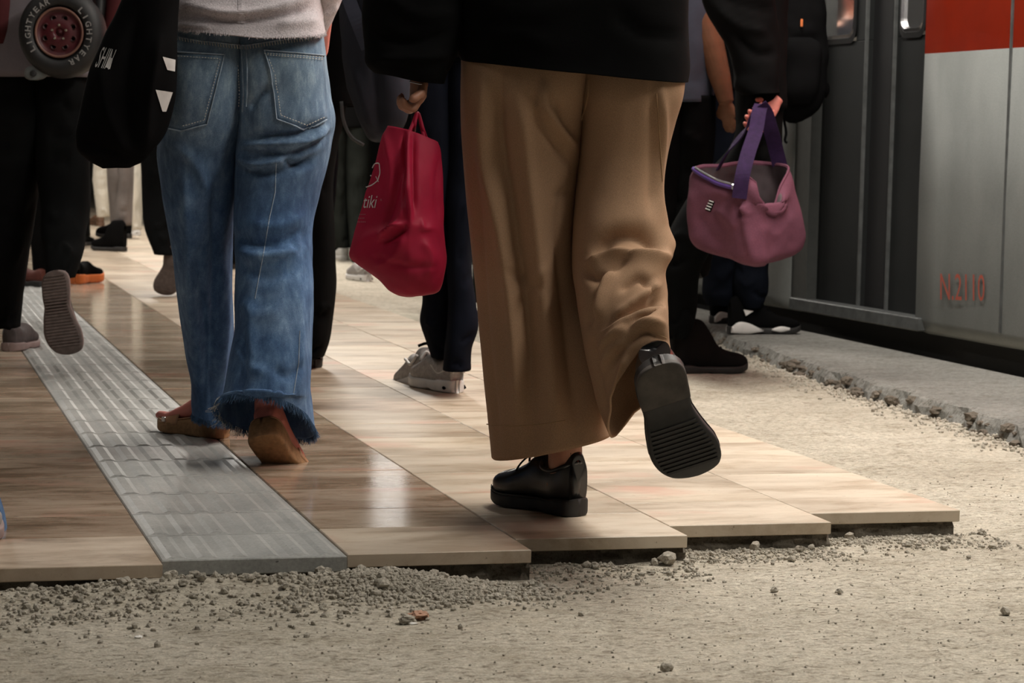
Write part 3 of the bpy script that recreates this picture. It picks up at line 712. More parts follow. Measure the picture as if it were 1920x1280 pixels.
def body(person,hip,kneeL,ankL,toeL,kneeR,ankR,toeR,H_=1.62,armL=None,armR=None,skin=None,wd=1.,lean=0.):
    """one continuous skin mesh from the pelvis to head, arms and feet. arm = list of (point,radius) from elbow on"""
    hip=np.array(hip,float); k=H_/1.65; up=np.array([lean,0,1.])
    sp=lambda h:hip+up*h*k
    pts=dict(pel=hip,hl=hip+[-.085*wd,0,-.03],hr=hip+[.085*wd,0,-.03],al=ankL,tl=toeL,ar=ankR,tr=toeR,
        sp=sp(.18),ch=sp(.38),nk=sp(.52),nk2=sp(.575),hd=sp(.64),hd2=sp(.71),hd3=sp(.76),sl=sp(.47)+[-.16*wd,0,0],sr=sp(.47)+[.16*wd,0,0])
    E=[('pel','hl'),('al','tl'),('pel','hr'),('ar','tr'),('pel','sp'),('sp','ch'),('ch','nk'),('nk','nk2'),('nk2','hd'),('hd','hd2'),('hd2','hd3'),('nk','sl'),('nk','sr')]
    r=dict(pel=(.11*wd,.085),hl=.068,hr=.068,al=.028,ar=.028,tl=(.016,.010),tr=(.016,.010),sp=(.11*wd,.08),ch=(.125*wd,.09),nk=(.07,.06),nk2=.05,hd=(.07,.08),hd2=(.075,.09),hd3=(.04,.05),sl=.045,sr=.045)
    for sd,arm in(('l',armL),('r',armR)):
        s=-1 if sd=='l' else 1
        if arm is None: arm=[(pts['s'+sd]+[s*.04,.02,-.27*k],.034),(pts['s'+sd]+[s*.04,-.01,-.49*k],.024),(pts['s'+sd]+[s*.04,-.02,-.58*k],(.032,.018))]
        prev='s'+sd
        for i,(q,rr) in enumerate(arm): n='a%s%d'%(sd,i); pts[n]=q; r[n]=rr; E.append((prev,n)); prev=n
    V,F=skinmesh(dict(pts=pts,edges=E,root='pel'),r,sub=1)
    # fingers of hands given later are joined by the caller
    return V,F,sp
def fingers(wrist,palmdir,side,normal,lens,curls,r=.0085,spread=.018,thumb=True,palm=.085,scale=1.,thumb_dir=None):
    """a hand: palm plus five separate tapering fingers, as chains; returns V,F lists (several skinned chains merged)"""
    d=nrm(palmdir); s=nrm(np.array(side)-d*np.dot(side,d)); n=nrm(normal-d*np.dot(normal,d)-s*np.dot(normal,s)); VV=[];FF=[]
    def addm(V,F): o=len(VV); VV.extend(V); FF.extend([tuple(i+o for i in f) for f in F])
    w=np.array(wrist,float); palm*=scale
    # palm as lofted flattened rings
    R=[]
    for t,hw,ht in((-.25,.024,.019),(0,.026,.018),(.3,.034,.017),(.65,.040,.015),(.95,.041,.012),(1.06,.034,.007)):
        c=w+d*palm*t; th=np.arange(20)/20*2*math.pi; R.append(np.array([c+s*hw*scale*math.cos(a)+n*ht*scale*math.sin(a) for a in th]))
    A=smooth_path(np.array(R),3); K,Mm=A.shape[:2]; V=[tuple(v) for v in A.reshape(-1,3)]; F=gridfaces(K,Mm); V.append(tuple(A[0].mean(0)));V.append(tuple(A[-1].mean(0)))
    F+=[(len(V)-2,(k+1)%Mm,k) for k in range(Mm)]+[(len(V)-1,(K-1)*Mm+k,(K-1)*Mm+(k+1)%Mm) for k in range(Mm)]; addm(V,F)
    def chain(p0,dirv,bend_axis_n,L,cs,r0):
        p=p0.copy(); dd=nrm(dirv); nn=bend_axis_n; pts=[p0-dd*.022*scale,p.copy()]; rr=[r0*.9,r0*1.05]
        for l,c in zip((.45,.30,.25),cs):
            ax=nrm(np.cross(dd,nn)); c_=math.radians(c); dd2=dd*math.cos(c_)+nn*math.sin(c_); nn=nrm(nn*math.cos(c_)-dd*math.sin(c_)); dd=nrm(dd2)
            pts.append(p+dd*L*l*.5); rr.append(r0*.93); p=p+dd*L*l; pts.append(p.copy()); rr.append(r0*(1.0 if l>.3 else .92))
        rr[-1]=r0*.62; pts.append(p+dd*.003); rr.append(r0*.25)
        b=Buf(); b.tube(smooth_path(np.array(pts),3),list(smooth_path(np.array(rr)[:,None],3)[:,0]),10); addm(b.V,b.F)
    for k in range(4):
        p0=w+d*palm*(1.0 if k in(1,2) else .95)+s*(1.5-k)*spread*scale; chain(p0,d+s*(1.5-k)*.05,n,lens[k]*scale,curls[k],r*scale*(1,1.03,1,.86)[k])
    if thumb:
        td=thumb_dir if thumb_dir is not None else d*.75+s*.75+n*.25; chain(w+d*palm*.30+s*.026*scale,td,nrm(n-s*.4),.062*scale,(12,22,18),r*1.2*scale)
    return VV,FF
def bodymesh(person,parts,m,name='body'):
    V=[];F=[]
    for v,f in parts: o=len(V); V+=list(v); F+=[tuple(i+o for i in q) for q in f]
    if len(parts)>1:      # fuse hands, feet and limbs into one surface
        me=bpy.data.meshes.new('tmp'); me.from_pydata([tuple(map(float,v)) for v in V],[],F); me.update(); o=bpy.data.objects.new('tmp',me); COL.objects.link(o)
        md=o.modifiers.new('r','REMESH'); md.mode='VOXEL'; md.voxel_size=.0036; md.adaptivity=.0
        dg=bpy.context.evaluated_depsgraph_get(); em=o.evaluated_get(dg).to_mesh(); V=[tuple(v.co) for v in em.vertices]; F=[tuple(p.vertices) for p in em.polygons]; o.evaluated_get(dg).to_mesh_clear(); bpy.data.objects.remove(o)
    return mesh(name,V,F,m,person)
def cen(A,ks): return [A[int(k*(len(A)-1))].mean(0) for k in ks]
def foot(M,L,st=.03):
    q=lambda x,z:M[:3,3]+M[:3,0]*x*L+M[:3,2]*z
    return q(.20,.070+st*.5),q(.60,.024+st*.5)
def hair(person,sp,m=M_hair):
    c=sp(.70)
    V=IV3*[.088,.10,.105]+c+[0,-.015,.02]; V=V[:]; mesh('hair',V+IV3*.004*fbm(IV3*6,2,4)[:,None],IF3,m,person)
def loftrows(rows,d0,sub=5,M=96,n=2.3):
    """rows: (y,xl,xr,d,rd[,n])"""
    return smooth_path(np.array([rowring(*r[:5],n=(r[5] if len(r)>5 else n),M=M) for r in rows]),sub)
# ---- 1: tan trousers person --------------------------------------------------------------
pt=empty('person',G(1060,968),'person in wide tan trousers and black top striding away with one sole raised','person')
DT=4.56
def rr_(y,xl,xr,d,rd,n=2.6,**k): return rowring(y,xl,xr,d,rd,n,128,**k)
L_=[rr_(40,862,1125,DT,.125,3.0),rr_(110,866,1118,DT,.14,3.0),rr_(170,865,1108,DT,.15,2.8),rr_(235,866,1094,DT,.14,2.4),rr_(300,870,1087,DT,.125,2.2),rr_(380,876,1079,DT,.12,2.2),
    rr_(460,884,1077,DT+.01,.12,2.3),rr_(540,892,1086,DT+.02,.125,2.3),rr_(620,898,1108,DT+.02,.13,2.3),rr_(700,905,1127,DT+.02,.135,2.4),rr_(770,912,1140,DT+.02,.14,2.5),
    rr_(833,920,1149,DT+.02,.145,2.6,dyl=22,dyr=-25)]
LA=smooth_path(np.array(L_),9)
fl=[([(905,130),(910,300),(940,450),(965,650),(975,850)],13,.014),([(935,130),(935,250),(960,400),(985,560),(1000,840)],12,-.016),([(970,150),(985,260),(1010,500),(1035,700),(1040,850)],16,.012),
    ([(1020,150),(1022,200),(1050,240),(1080,280)],9,.010),([(1005,150),(1008,205),(1035,260),(1078,320)],7,-.009),([(1050,190),(1060,230),(1083,262)],7,-.008),
    ([(1076,310),(1050,420),(1060,560),(1085,840)],14,-.010),([(1030,370),(1078,360)],5,-.004),([(945,500),(990,530),(1020,545)],8,-.006),([(960,560),(1000,520),(1025,500)],7,.005),
    ([(890,300),(900,500),(915,700),(935,850)],9,-.008),([(1085,560),(1100,680),(1125,800)],12,.010)]
LA=folds(LA,fl,.004,(9,9,2.5),3)
R_=[rr_(60,1080,1276,DT,.125,3.0),rr_(120,1082,1283,DT,.14,3.0),rr_(180,1082,1279,DT,.15,2.8),rr_(235,1084,1266,DT,.14,2.4),rr_(300,1083,1250,DT-.01,.12,2.2),rr_(360,1079,1243,DT-.02,.115,2.2),
    rr_(420,1076,1248,DT-.04,.12,2.3),rr_(462,1074,1264,DT-.06,.125,2.3,dyl=14,dyr=-6),rr_(495,1074,1258,DT-.09,.125,2.3,dyl=22,dyr=-18),rr_(530,1080,1245,DT-.12,.125,2.3,dyl=28,dyr=-22),
    rr_(580,1090,1250,DT-.15,.12,2.3,dyl=38,dyr=-26)]
R_+=[ring4(P(1106,688,4.38),P(1253,610,4.36),P(1190,590,4.26),P(1170,700,4.50),2.3,128),ring4(P(1122,762,4.38),P(1256,652,4.35),P(1196,628,4.24),P(1185,750,4.48),2.3,128),
     ring4(P(1140,808,4.38),P(1258,684,4.35),P(1200,656,4.24),P(1192,775,4.46),2.3,128)]
RA=smooth_path(np.array(R_),9)
fr=[([(1110,480),(1150,445),(1200,440),(1250,470)],15,-.020),([(1095,500),(1140,475),(1200,478),(1262,480)],10,.014),([(1240,150),(1242,260),(1238,380),(1258,450)],8,.008),([(1222,150),(1225,300),(1220,400)],9,-.006),
    ([(1090,500),(1110,520),(1150,500),(1190,470)],8,-.010),([(1160,545),(1200,520),(1225,535)],8,-.012),([(1165,620),(1200,590),(1245,560)],9,-.014),([(1150,600),(1195,560),(1240,530)],9,.013),
    ([(1120,660),(1160,620),(1210,600),(1250,610)],9,.010),([(1140,690),(1180,640),(1215,625),(1255,640)],7,-.010),([(1120,600),(1130,540),(1150,500)],10,.012),([(1100,620),(1112,560),(1125,520)],8,-.010),
    ([(1125,700),(1150,655),(1180,640)],6,.008),([(1150,760),(1165,700),(1175,665)],7,.009),([(1112,640),(1125,720),(1140,780)],8,-.008),([(1205,530),(1222,545),(1215,565)],4,-.008)]
RA=folds(RA,fr,.004,(9,9,4),5)
tr,BT=join_lofts('trousers',[LA,RA],M_tan,pt,.004)
B=Buf(); strip_buf(B,[(1104,150),(1103,180),(1097,205),(1090,225)],BT,.004,.001,DT,4,.001)
strip_buf(B,[(1231,175),(1237,260),(1242,340)],BT,.0022,.0005,DT,5,.0008); strip_buf(B,[(912,795),(960,799),(1010,796),(1060,788)],BT,.0018,.0004,DT,5,.0006); strip_buf(B,[(1190,612),(1215,618),(1250,634)],BT,.0018,.0004,4.3,5,.0006)
B.build('trouser_seam',M_tanseam,tr)
# black top with wide left sleeve
J=[ring4(P(846,-420,DT),P(1290,-410,DT),P(1070,-400,DT-.10),P(1070,-420,DT+.1),2.2,128),ring4(P(826,-330,DT),P(1305,-320,DT),P(1070,-300,DT-.15),P(1070,-320,DT+.14),2.4,128),
   rr_(-180,835,1300,DT,.17,2.6),rr_(-60,848,1292,DT,.175,2.7),rr_(40,852,1287,DT,.18,2.8,dyr=10),
   ring4(P(858,100,DT),P(1288,138,DT),P(1090,126,DT-.185),P(1080,110,DT+.16),2.9,128),ring4(P(862,110,DT),P(1285,152,DT),P(1095,137,DT-.187),P(1085,120,DT+.16),2.9,128)]
JA=folds(smooth_path(np.array(J),8),[([(900,10),(1000,25),(1100,-10)],14,.006),([(1150,20),(1200,60),(1280,70)],12,-.008),([(880,80),(960,60),(1040,90)],12,.006)],.004,(7,7,7),8)
SL=[ring4(P(830,-400,DT),P(930,-380,DT),P(880,-380,DT-.06),P(880,-390,DT+.06),2,128),rr_(-280,790,915,DT-.01,.085,2.2),rr_(-140,722,895,DT-.03,.095,2.3),rr_(-20,684,880,DT-.05,.10,2.4),
    rr_(50,679,872,DT-.06,.10,2.4),rr_(95,686,858,DT-.07,.095,2.4),ring4(P(692,122,DT-.08),P(838,142,DT-.08),P(766,136,DT-.16),P(766,130,DT),2.3,128),ring4(P(704,136,DT-.08),P(834,156,DT-.08),P(770,152,DT-.15),P(770,146,DT-.02),2.3,128)]
SA=folds(smooth_path(np.array(SL),8),[([(690,60),(760,80),(850,60)],12,-.01),([(700,110),(770,110),(850,100)],9,.008),([(720,-10),(790,30),(860,20)],12,.008)],.005,(9,9,9),9)
SR=[ring4(P(1210,-400,DT),P(1310,-400,DT),P(1260,-380,DT-.06),P(1260,-390,DT+.06),2,128),rr_(-280,1225,1330,DT+.03,.075),rr_(-120,1225,1325,DT+.12,.075),rr_(-60,1225,1310,DT+.2,.06)]
tb,BJ=join_lofts('black_top',[JA,SA,smooth_path(np.array(SR),8)],M_black,pt,.003)
MS1=flatM(1086,969,-43); toe=nrm([.33,.34,-.88]); hp=P(1234,682,4.14); MS2=placeM(hp,hp+toe,(-.05,1,.25)); fa1,ft1=foot(MS1,.225); fa2,ft2=foot(MS2,.23)
V,F,sp=body(pt,P(1075,75,DT),cen(LA,(.3,.5,.7)),fa1,ft1,cen(RA,(.25,.45,.7))+[fa2+[-.02,.02,.05]],fa2,ft2,1.62,wd=1.15,
   armL=[(P(800,-130,DT-.03),.036),(P(782,110,DT-.08),.024),(P(781,140,DT-.09),(.02,.017))],armR=[(P(1290,-130,DT+.06),.036),(P(1260,-150,DT+.26),.026),(P(1250,-160,DT+.34),(.03,.02))])
hd=fingers(P(786,148,DT-.09),P(779,200,DT-.09)-P(782,152,DT-.09),(.45,-1,0),(-1,-.35,0),(.072,.078,.072,.058),((35,70,55),(38,74,55),(42,76,55),(46,78,55)),palm=.046,scale=.82,spread=.013,r=.0095)
calf=Buf(); calf.tube(smooth_path([fa1+[0,0,.20],fa1+[0,0,.12],fa1+[0,0,.06],fa1,fa1+[-.01,.01,-.03]],4),[.044]*4+[.038]*4+[.034]*4+[.031]*5,20)
bodymesh(pt,[(V,F),hd,(calf.V,calf.F)],M_skinpink if False else M_skin); hair(pt,sp)
B=Buf(); B.tube(smooth_path([P(768,153,DT-.115),P(790,158,DT-.12),P(803,152,DT-.09)],5),.0016,6); B.build('bracelet',M_chrome,pt,True)
def tanlace(up,W_,L,W,st,hw,cv,K):
    B=Buf(); B.tube(W_(smooth_path([(.60*L,.008,.088),(.55*L,.020,.104),(.50*L,.024,.118),(.49*L,.022,.128),(.53*L,.035,.131),(.60*L,.05,.132)],5)),.0022,6)
    B.tube(W_(smooth_path([(.50*L,.02,.116),(.58*L,.03,.100),(.66*L,.032,.078),(.68*L,.03,.070)],5)),.002,6); B.build('bow',M_black,up,True)
    B=Buf(); B.box((.022,0,.115),(.018,.030,.030),None,.004); mesh('heel_tab',W_(B.V),B.F,M_leather,up,True)
    B=Buf(); rim=[(.03*L,0,.108),(.08*L,hw(.1,W)*.72,.100),(.22*L,hw(.2,W)*.82,.088),(.36*L,hw(.36,W)*.72,.092),(.44*L,0,.104),(.36*L,-hw(.36,W)*.72,.092),(.22*L,-hw(.2,W)*.82,.088),(.08*L,-hw(.1,W)*.72,.100),(.03*L,0,.108)]
    B.tube(W_(smooth_path(rim,5)),.0045,8); B.build('collar',M_leather,up,True)
shoe(pt,dict(base='derby',hs=1.12,wf=.96,laces=M_black,extra=tanlace),MS1,L=.225,W=.053)
shoe(pt,dict(base='derby',treads=True,laces=M_black,treadm=M_rubber),MS2,L=.248,W=.062,mir=-1)
# ---- 2: denim person --------------------------------------------------------------------
pdn=empty('person',G(440,860),'person in frayed blue jeans, pale knit top and cork sandals','person')
DD=5.42
L_=[rr_(40,318,478,DD,.115,3),rr_(70,320,476,DD,.13,3),rr_(120,318,472,DD,.15,2.9),rr_(180,312,470,DD,.155,2.7),rr_(240,300,464,DD,.14,2.4),rr_(290,294,452,DD,.12,2.2),rr_(350,303,444,DD,.11,2.2),rr_(410,313,438,DD+.02,.105,2.2),
    rr_(470,323,435,DD+.05,.10,2.2),rr_(540,332,436,DD+.08,.10,2.2),rr_(610,342,439,DD+.11,.10,2.2),rr_(670,351,436,DD+.14,.10,2.2),rr_(720,360,430,DD+.17,.10,2.2),rr_(755,360,434,DD+.19,.105,2.2),rr_(782,362,438,DD+.2,.11,2.2,dyl=-8,dyr=6)]
LA=smooth_path(np.array(L_),9)
LA=folds(LA,[([(345,330),(355,480),(365,650)],12,.010),([(400,300),(405,460),(400,650),(395,780)],12,-.010),([(425,480),(425,600),(415,760)],9,.008),([(370,500),(385,620),(380,760)],8,-.008),([(305,260),(360,300),(400,380)],10,.006)],.0035,(11,11,4),13)
R_=[rr_(38,446,600,DD,.115,3),rr_(70,446,606,DD,.13,3),rr_(120,447,612,DD,.15,2.9),rr_(180,449,620,DD,.155,2.8),rr_(225,450,628,DD-.01,.15,2.5),rr_(265,446,622,DD-.02,.135,2.4),rr_(310,440,614,DD-.03,.12,2.3),rr_(360,438,602,DD-.04,.115,2.3),rr_(420,437,588,DD-.06,.11,2.4),
    rr_(480,441,584,DD-.08,.11,2.4),rr_(550,441,586,DD-.10,.115,2.4),rr_(620,441,586,DD-.12,.12,2.4),rr_(680,432,585,DD-.14,.125,2.5),rr_(730,424,583,DD-.16,.13,2.5),
    ring4(P(414,768,DD-.17),P(583,775,DD-.17),P(480,732,DD-.30),P(530,800,DD-.05),2.4,128),ring4(P(410,778,DD-.17),P(584,795,DD-.17),P(480,741,DD-.30),P(535,818,DD-.05),2.4,128)]
RA=smooth_path(np.array(R_),9)
RA=folds(RA,[([(468,205),(480,185),(510,160)],6,-.010),([(455,260),(510,256),(560,250),(612,232)],7,-.014),([(450,275),(510,268),(580,262),(622,238)],6,.014),([(480,285),(530,290),(580,275),(620,250)],6,-.010),([(445,290),(470,308),(510,305),(545,290)],8,.014),
    ([(450,315),(500,325),(560,310),(600,290)],7,-.010),([(530,295),(550,310),(590,305)],5,-.012),([(440,440),(470,455),(520,455),(575,430)],9,-.012),([(440,470),(480,480),(530,475),(580,460)],9,.010),([(545,455),(560,470),(580,430)],6,-.007),
    ([(450,500),(500,520),(560,500)],10,-.005),([(470,420),(520,425),(575,400)],9,.006),([(440,640),(470,690),(500,700)],9,.006),([(455,620),(460,690),(445,745)],9,-.008),([(510,690),(540,705),(570,680)],8,-.006),([(440,560),(480,590),(530,580)],12,.004),([(560,520),(565,640),(560,760)],9,.005),([(470,560),(468,680)],10,.006)],.0035,(11,11,5),14,.0006)
jn,BD=join_lofts('jeans',[LA,RA],M_denim,pdn,.004)
pk1=patch('back_pocket',[(332,98),(420,103),(388,232),(340,244),(312,236)],BD,M_denim,jn,.0022,16,18,.003,DD)
pk1_=pk1
pk2=patch('back_pocket',[(496,95),(606,104),(612,222),(572,241),(519,223)],BD,M_denim,jn,.0022,18,18,.003,DD)
B=Buf()
for pl_ in([(332,98),(420,103),(388,232),(340,245),(318,240)],[(496,95),(606,104)],[(496,95),(507,130),(514,175),(519,223),(572,242),(610,224)]): strip_buf(B,pl_,BD,.0028,.0048,DD,4,.001)
strip_buf(B,[(452,85),(455,130),(457,175),(455,210)],BD,.004,.0008,DD,4,.0015); strip_buf(B,[(461,85),(464,130),(464,175),(462,200)],BD,.003,.0008,DD,4,.0015)
strip_buf(B,[(318,66),(370,76),(425,82),(462,85),(520,76),(600,66)],BD,.004,.001,DD,4,.0012)
strip_buf(B,[(518,300),(516,360),(505,410),(495,470),(478,560)],BD,.0022,.0004,DD,5,.0008); strip_buf(B,[(562,620),(560,680),(550,740)],BD,.002,.0004,DD,5,.0008)
B.build('denim_seam',M_dseam,jn)
B=Buf()
for pl_ in([(330,106),(412,111),(383,224),(340,236)],[(501,104),(604,112)],[(505,112),(516,140),(522,180),(527,216),(572,233),(606,219)],[(496,101),(606,108)],[(448,90),(451,130),(453,175),(452,200)]): stitch_buf(B,pl_,BD,3.2,2.2,.0011,.0052,DD)
for k in range(54): 
    x=322+k*5.1; y=float(np.interp(x,[318,370,425,462,520,600],[70,80,87,90,81,71])); 
    if x<600: strip_buf(B,[(x-.5,y-4),(x+.7,y+3)],BD,.0022,.0012,DD,9,.0016)
B.build('stitching',M_stitch,jn)
def fray(name,ringA,ringB,cnt,ln,m,par):
    B=Buf(); M_=len(ringA)
    for k in range(cnt):
        i=random.random()*M_; a=int(i)%M_; b=(a+1)%M_; t=i-int(i); p=ringA[a]*(1-t)+ringA[b]*t; d=nrm(ringA[a]-ringB[a]); j=np.array([random.gauss(0,.35),random.gauss(0,.3),random.gauss(0,.25)])
        l=ln*random.uniform(.3,1.3)
        d2=nrm(d+j); q=p+d2*l*.5; e=q+nrm(d2+[random.gauss(0,.4),random.gauss(0,.3),-.5])*l*.5
        B.tube([p-d*.004,q,e],[.0008,.0006,.0003],4,False)
    o=B.build(name,m,par); o['kind']='stuff'; return o
fray('frayed_hem',RA[-1],RA[-4],1500,.015,M_dfray,jn); fray('frayed_hem',LA[-1],LA[-4],900,.013,M_dfray,jn)
B=Buf()
for k in range(46): p=RA[-1][int(random.uniform(48,80))%128]; q=p+[random.gauss(-.004,.01),-.006,-.018*random.uniform(.4,1.3)]; B.tube(smooth_path([p+[0,0,.006],p+[random.gauss(0,.004),-.008,-.006],q],3),.0005,4,False)
B.build('loose_thread',M_stitch,jn)['kind']='stuff'
K_=[ring4(P(316,-330,DD),P(596,-330,DD),P(456,-300,DD-.1),P(456,-320,DD+.1),2.2,128),rr_(-230,300,600,DD,.14,2.4),rr_(-120,322,590,DD,.13,2.5),rr_(-30,330,598,DD,.135,2.7),rr_(25,320,604,DD,.165,3.1),ring4(P(316,40,DD),P(609,56,DD),P(456,62,DD-.178),P(450,48,DD+.15),3.3,128),ring4(P(316,44,DD),P(610,60,DD),P(456,68,DD-.182),P(450,52,DD+.15),3.3,128)]
KA=folds(smooth_path(np.array(K_),9),[([(340,8),(430,26),(520,14),(600,-10)],7,.012),([(345,24),(430,40),(520,30),(600,16)],6,-.010),([(330,45),(400,52)],6,.006),([(520,45),(600,40)],8,.006)],.004,(9,9,9),15)
SR=[ring4(P(560,-320,DD),P(630,-300,DD),P(600,-300,DD-.06),P(600,-310,DD+.06),2,128),rr_(-200,560,655,DD+.02,.07),rr_(-100,575,668,DD+.04,.065),rr_(-30,582,650,DD+.05,.055),rr_(10,585,636,DD+.08,.05),rr_(40,588,622,DD+.12,.045),rr_(70,590,612,DD+.16,.04)]
SRA=folds(smooth_path(np.array(SR),8),[([(595,-10),(620,-4),(640,-20)],5,.008),([(595,20),(615,24),(636,10)],5,.008)],.003,(12,12,12),16)
SLd=[ring4(P(282,-300,DD),P(352,-320,DD),P(320,-300,DD-.06),P(320,-310,DD+.06),2,128),rr_(-200,262,345,DD+.02,.065),rr_(-80,262,330,DD+.04,.06),rr_(40,268,322,DD+.1,.05),rr_(100,272,318,DD+.16,.04)]
kt,BK=join_lofts('knit_top',[KA,SRA,smooth_path(np.array(SLd),8)],M_knit,pdn,.003)
B=Buf(); strip_buf(B,[(453,-20),(453,20),(452,45)],BK,.016,.001,DD,5,.001); B.build('fabric_loop',M_knit,kt)
fray('hem_fringe',KA[-1],KA[-4],500,.006,M_knit,kt)
ft=nrm([.30,.62,-.62]); hp=P(487,817,5.16); MD1=placeM(hp,hp+ft,(-.02,.62,.62)); MD2=flatM(418,822,-48)
ld=lambda M,x,z:M[:3,3]+M[:3,0]*x+M[:3,2]*z
V,F,sp=body(pdn,P(460,60,DD),cen(LA,(.3,.5,.75)),ld(MD2,.045,.09),ld(MD2,.10,.065),cen(RA,(.3,.5,.75)),ld(MD1,.04,.09),ld(MD1,.10,.065),1.6,wd=.95,
  armL=[(P(300,-100,DD+.04),.034),(P(298,60,DD+.13),.025),(P(298,85,DD+.16),(.024,.02))],armR=[(P(618,-90,DD+.04),.034),(P(602,60,DD+.15),.025),(P(600,110,DD+.2),(.028,.02))])
def sandal(par,M,L,W,foot=True,mir=1):
    R=M[:3,:3]; T=M[:3,3]; W_=lambda A:(np.asarray(A,float).reshape(-1,3)*[1,mir,1]@R.T+T).reshape(np.shape(A))
    sx=[0,.015,.05,.12,.2,.32,.42,.52,.62,.72,.8,.87,.92,.95,.975,.99,1.]
    t=lambda s:float(np.interp(s,[0,.3,.6,1],[.052,.048,.036,.026]))
    sec=[(s*L,0,halfw(s,W)*1.03,.012*max(0,(s-.75)/.25)**2,t(s)+.012*max(0,(s-.75)/.25)**2,7) for s in sx]
    so=lmesh('sandal',W_(xloft(sec,40,3)),M_cork,par,True,True)
    lmesh('footbed',W_(xloft([(a,b,c*.93,e-.002,e+.004,4) for a,b,c,d,e,n in sec[1:-1]],40,2)),M_strap,so,True,True)
    R_=[]
    for s in np.linspace(.56,.80,7):
        w_=halfw(s,W)*1.04; z=t(s); R_.append(np.array([(s*L,w_*math.cos(a),z-.012+ (.052-.02*(s-.56)/.24)*max(0,math.sin(a))) for a in np.linspace(0,math.pi,17)]))
    A=np.array(R_); Ki,Mi=A.shape[:2]; F=[(i*Mi+k,i*Mi+k+1,(i+1)*Mi+k+1,(i+1)*Mi+k) for i in range(Ki-1) for k in range(Mi-1)]
    st_=mesh('strap',W_(A).reshape(-1,3),F,M_strap,so); s_=st_.modifiers.new('t','SOLIDIFY'); s_.thickness=.003
    B=Buf(); B.box((.75*L,halfw(.75,W)*1.05,.036),(.012,.003,.012),None,.001); mesh('buckle',W_(B.V),B.F,M_chrome,so,False)
    fs=[(.02*L,0,.018,.05,.085,2.2),(.06*L,0,.026,.048,.105,2.2),(.14*L,0,.031,.048,.125,2.2),(.25*L,0,.032,.046,.125,2.2),(.36*L,0,.034,.043,.105,2.2),(.5*L,0,.038,.04,.085,2.2),(.65*L,0,.042,.036,.068,2.3),(.78*L,0,.040,.032,.055,2.5),(.88*L,0,.034,.032,.05,2.6)]
    A=W_(xloft(fs,28,3)); Ki,Mi=A.shape[:2]; V=[tuple(v) for v in A.reshape(-1,3)]; F=gridfaces(Ki,Mi); V+= [tuple(A[0].mean(0)),tuple(A[-1].mean(0))]; F+=[(len(V)-2,(k+1)%Mi,k) for k in range(Mi)]+[(len(V)-1,(Ki-1)*Mi+k,(Ki-1)*Mi+(k+1)%Mi) for k in range(Mi)]
    for k in range(5):
        b=Buf(); y=(2-k)*.0135*(1 if mir>0 else 1); l=(.030,.028,.026,.022,.018)[k]; r_=(.010,.007,.007,.0065,.006)[k]
        b.tube(W_([(.86*L,y,.042),(.86*L+l*.7,y,.042),(.86*L+l,y,.038),(.86*L+l+.004,y,.037)]),[r_,r_,r_*.8,r_*.3],8); o=len(V); V+=b.V; F+=[tuple(i+o for i in f) for f in b.F]
    return V,F,W_
ft=nrm([.30,.62,-.62]); hp=P(487,817,5.16)
f1=sandal(pdn,placeM(hp,hp+ft,(-.02,.62,.62)),.225,.052)
hp2=G(415,822); f2=sandal(pdn,flatM(418,822,-48),.215,.050)
cf=Buf(); [cf.tube(smooth_path([ld(M_,.035,.10)+[0,.02,.14],ld(M_,.035,.10)+[0,.01,.06],ld(M_,.04,.09),ld(M_,.05,.07)],4),[.036]*6+[.033]*7,20) for M_ in (MD1,MD2)]
bodymesh(pdn,[(V,F),f1[:2],f2[:2],(cf.V,cf.F)],M_skinpink); hair(pdn,sp)
# ---- bags of the two front people ---------------------------------------------------------
def ringK(pts,M=96):
    p=np.array([P(*q) for q in pts]); p=np.vstack([p,p[:1]]); t=np.concatenate([[0],np.cumsum(np.linalg.norm(p[1:]-p[:-1],axis=1))]); t/=t[-1]; k=np.arange(M)/M
    # periodic hermite
    n=len(p)-1; out=[]
    for a in k:
        i=min(n-1,int(np.searchsorted(t,a,side='right')-1)); h=t[i+1]-t[i]; s=(a-t[i])/h
        def tan(j): j0=(j-1)%n;j1=(j+1)%n; return (p[j1]-p[j0])/(((t[j+1] if j<n else t[1]+1)-(t[j-1] if j>0 else t[n-1]-1)))
        m0=tan(i);m1=tan((i+1)%n) if i+1<n else tan(0)
        out.append(p[i]*(2*s**3-3*s*s+1)+p[i+1]*(3*s*s-2*s**3)+.75*h*(m0*(s**3-2*s*s+s)+m1*(s**3-s*s)))
    return np.array(out)
def decal(name,V2,F,bvh,fmap,m,parent,off=.0015,dflt=5.):
    pts=[onsurf(bvh,*fmap(a,b),off,dflt)[0] for a,b in V2]; o=mesh(name,pts,F,m,parent,False)
    return o
def densify(V,F,n=1):
    return V,F
# black tote
DB=5.20
tote=empty('tote_bag',P(250,315,DB),'slouchy black tote bag with white lettering hanging beside the blue jeans','bag')
R_=[rr_(-120,262,338,DB,.045,2.4),rr_(-60,252,338,DB,.05,2.4),rr_(0,233,337,DB,.055,2.4),rr_(80,194,333,DB,.06,2.4),rr_(150,166,330,DB,.062,2.4),rr_(210,153,320,DB,.06,2.4),rr_(262,146,301,DB,.055,2.4),
    rr_(290,152,278,DB,.05,2.3,dyl=-4,dyr=2),rr_(305,172,266,DB,.035,2.2),rr_(316,192,246,DB,.02,2.)]
A=folds(smooth_path(np.array(R_),8),[([(190,110),(200,200),(240,300)],14,.010),([(260,20),(240,150),(250,280)],14,-.012),([(300,60),(280,180),(270,290)],12,.010),([(150,260),(200,280),(260,300)],9,-.006)],.006,(9,9,5),21)
bg,BT_=join_lofts('bag_body',[A],M_black2,tote,.002); 
lmesh('bag_base',A[-3:],M_black2,tote,False,True)
B=Buf()
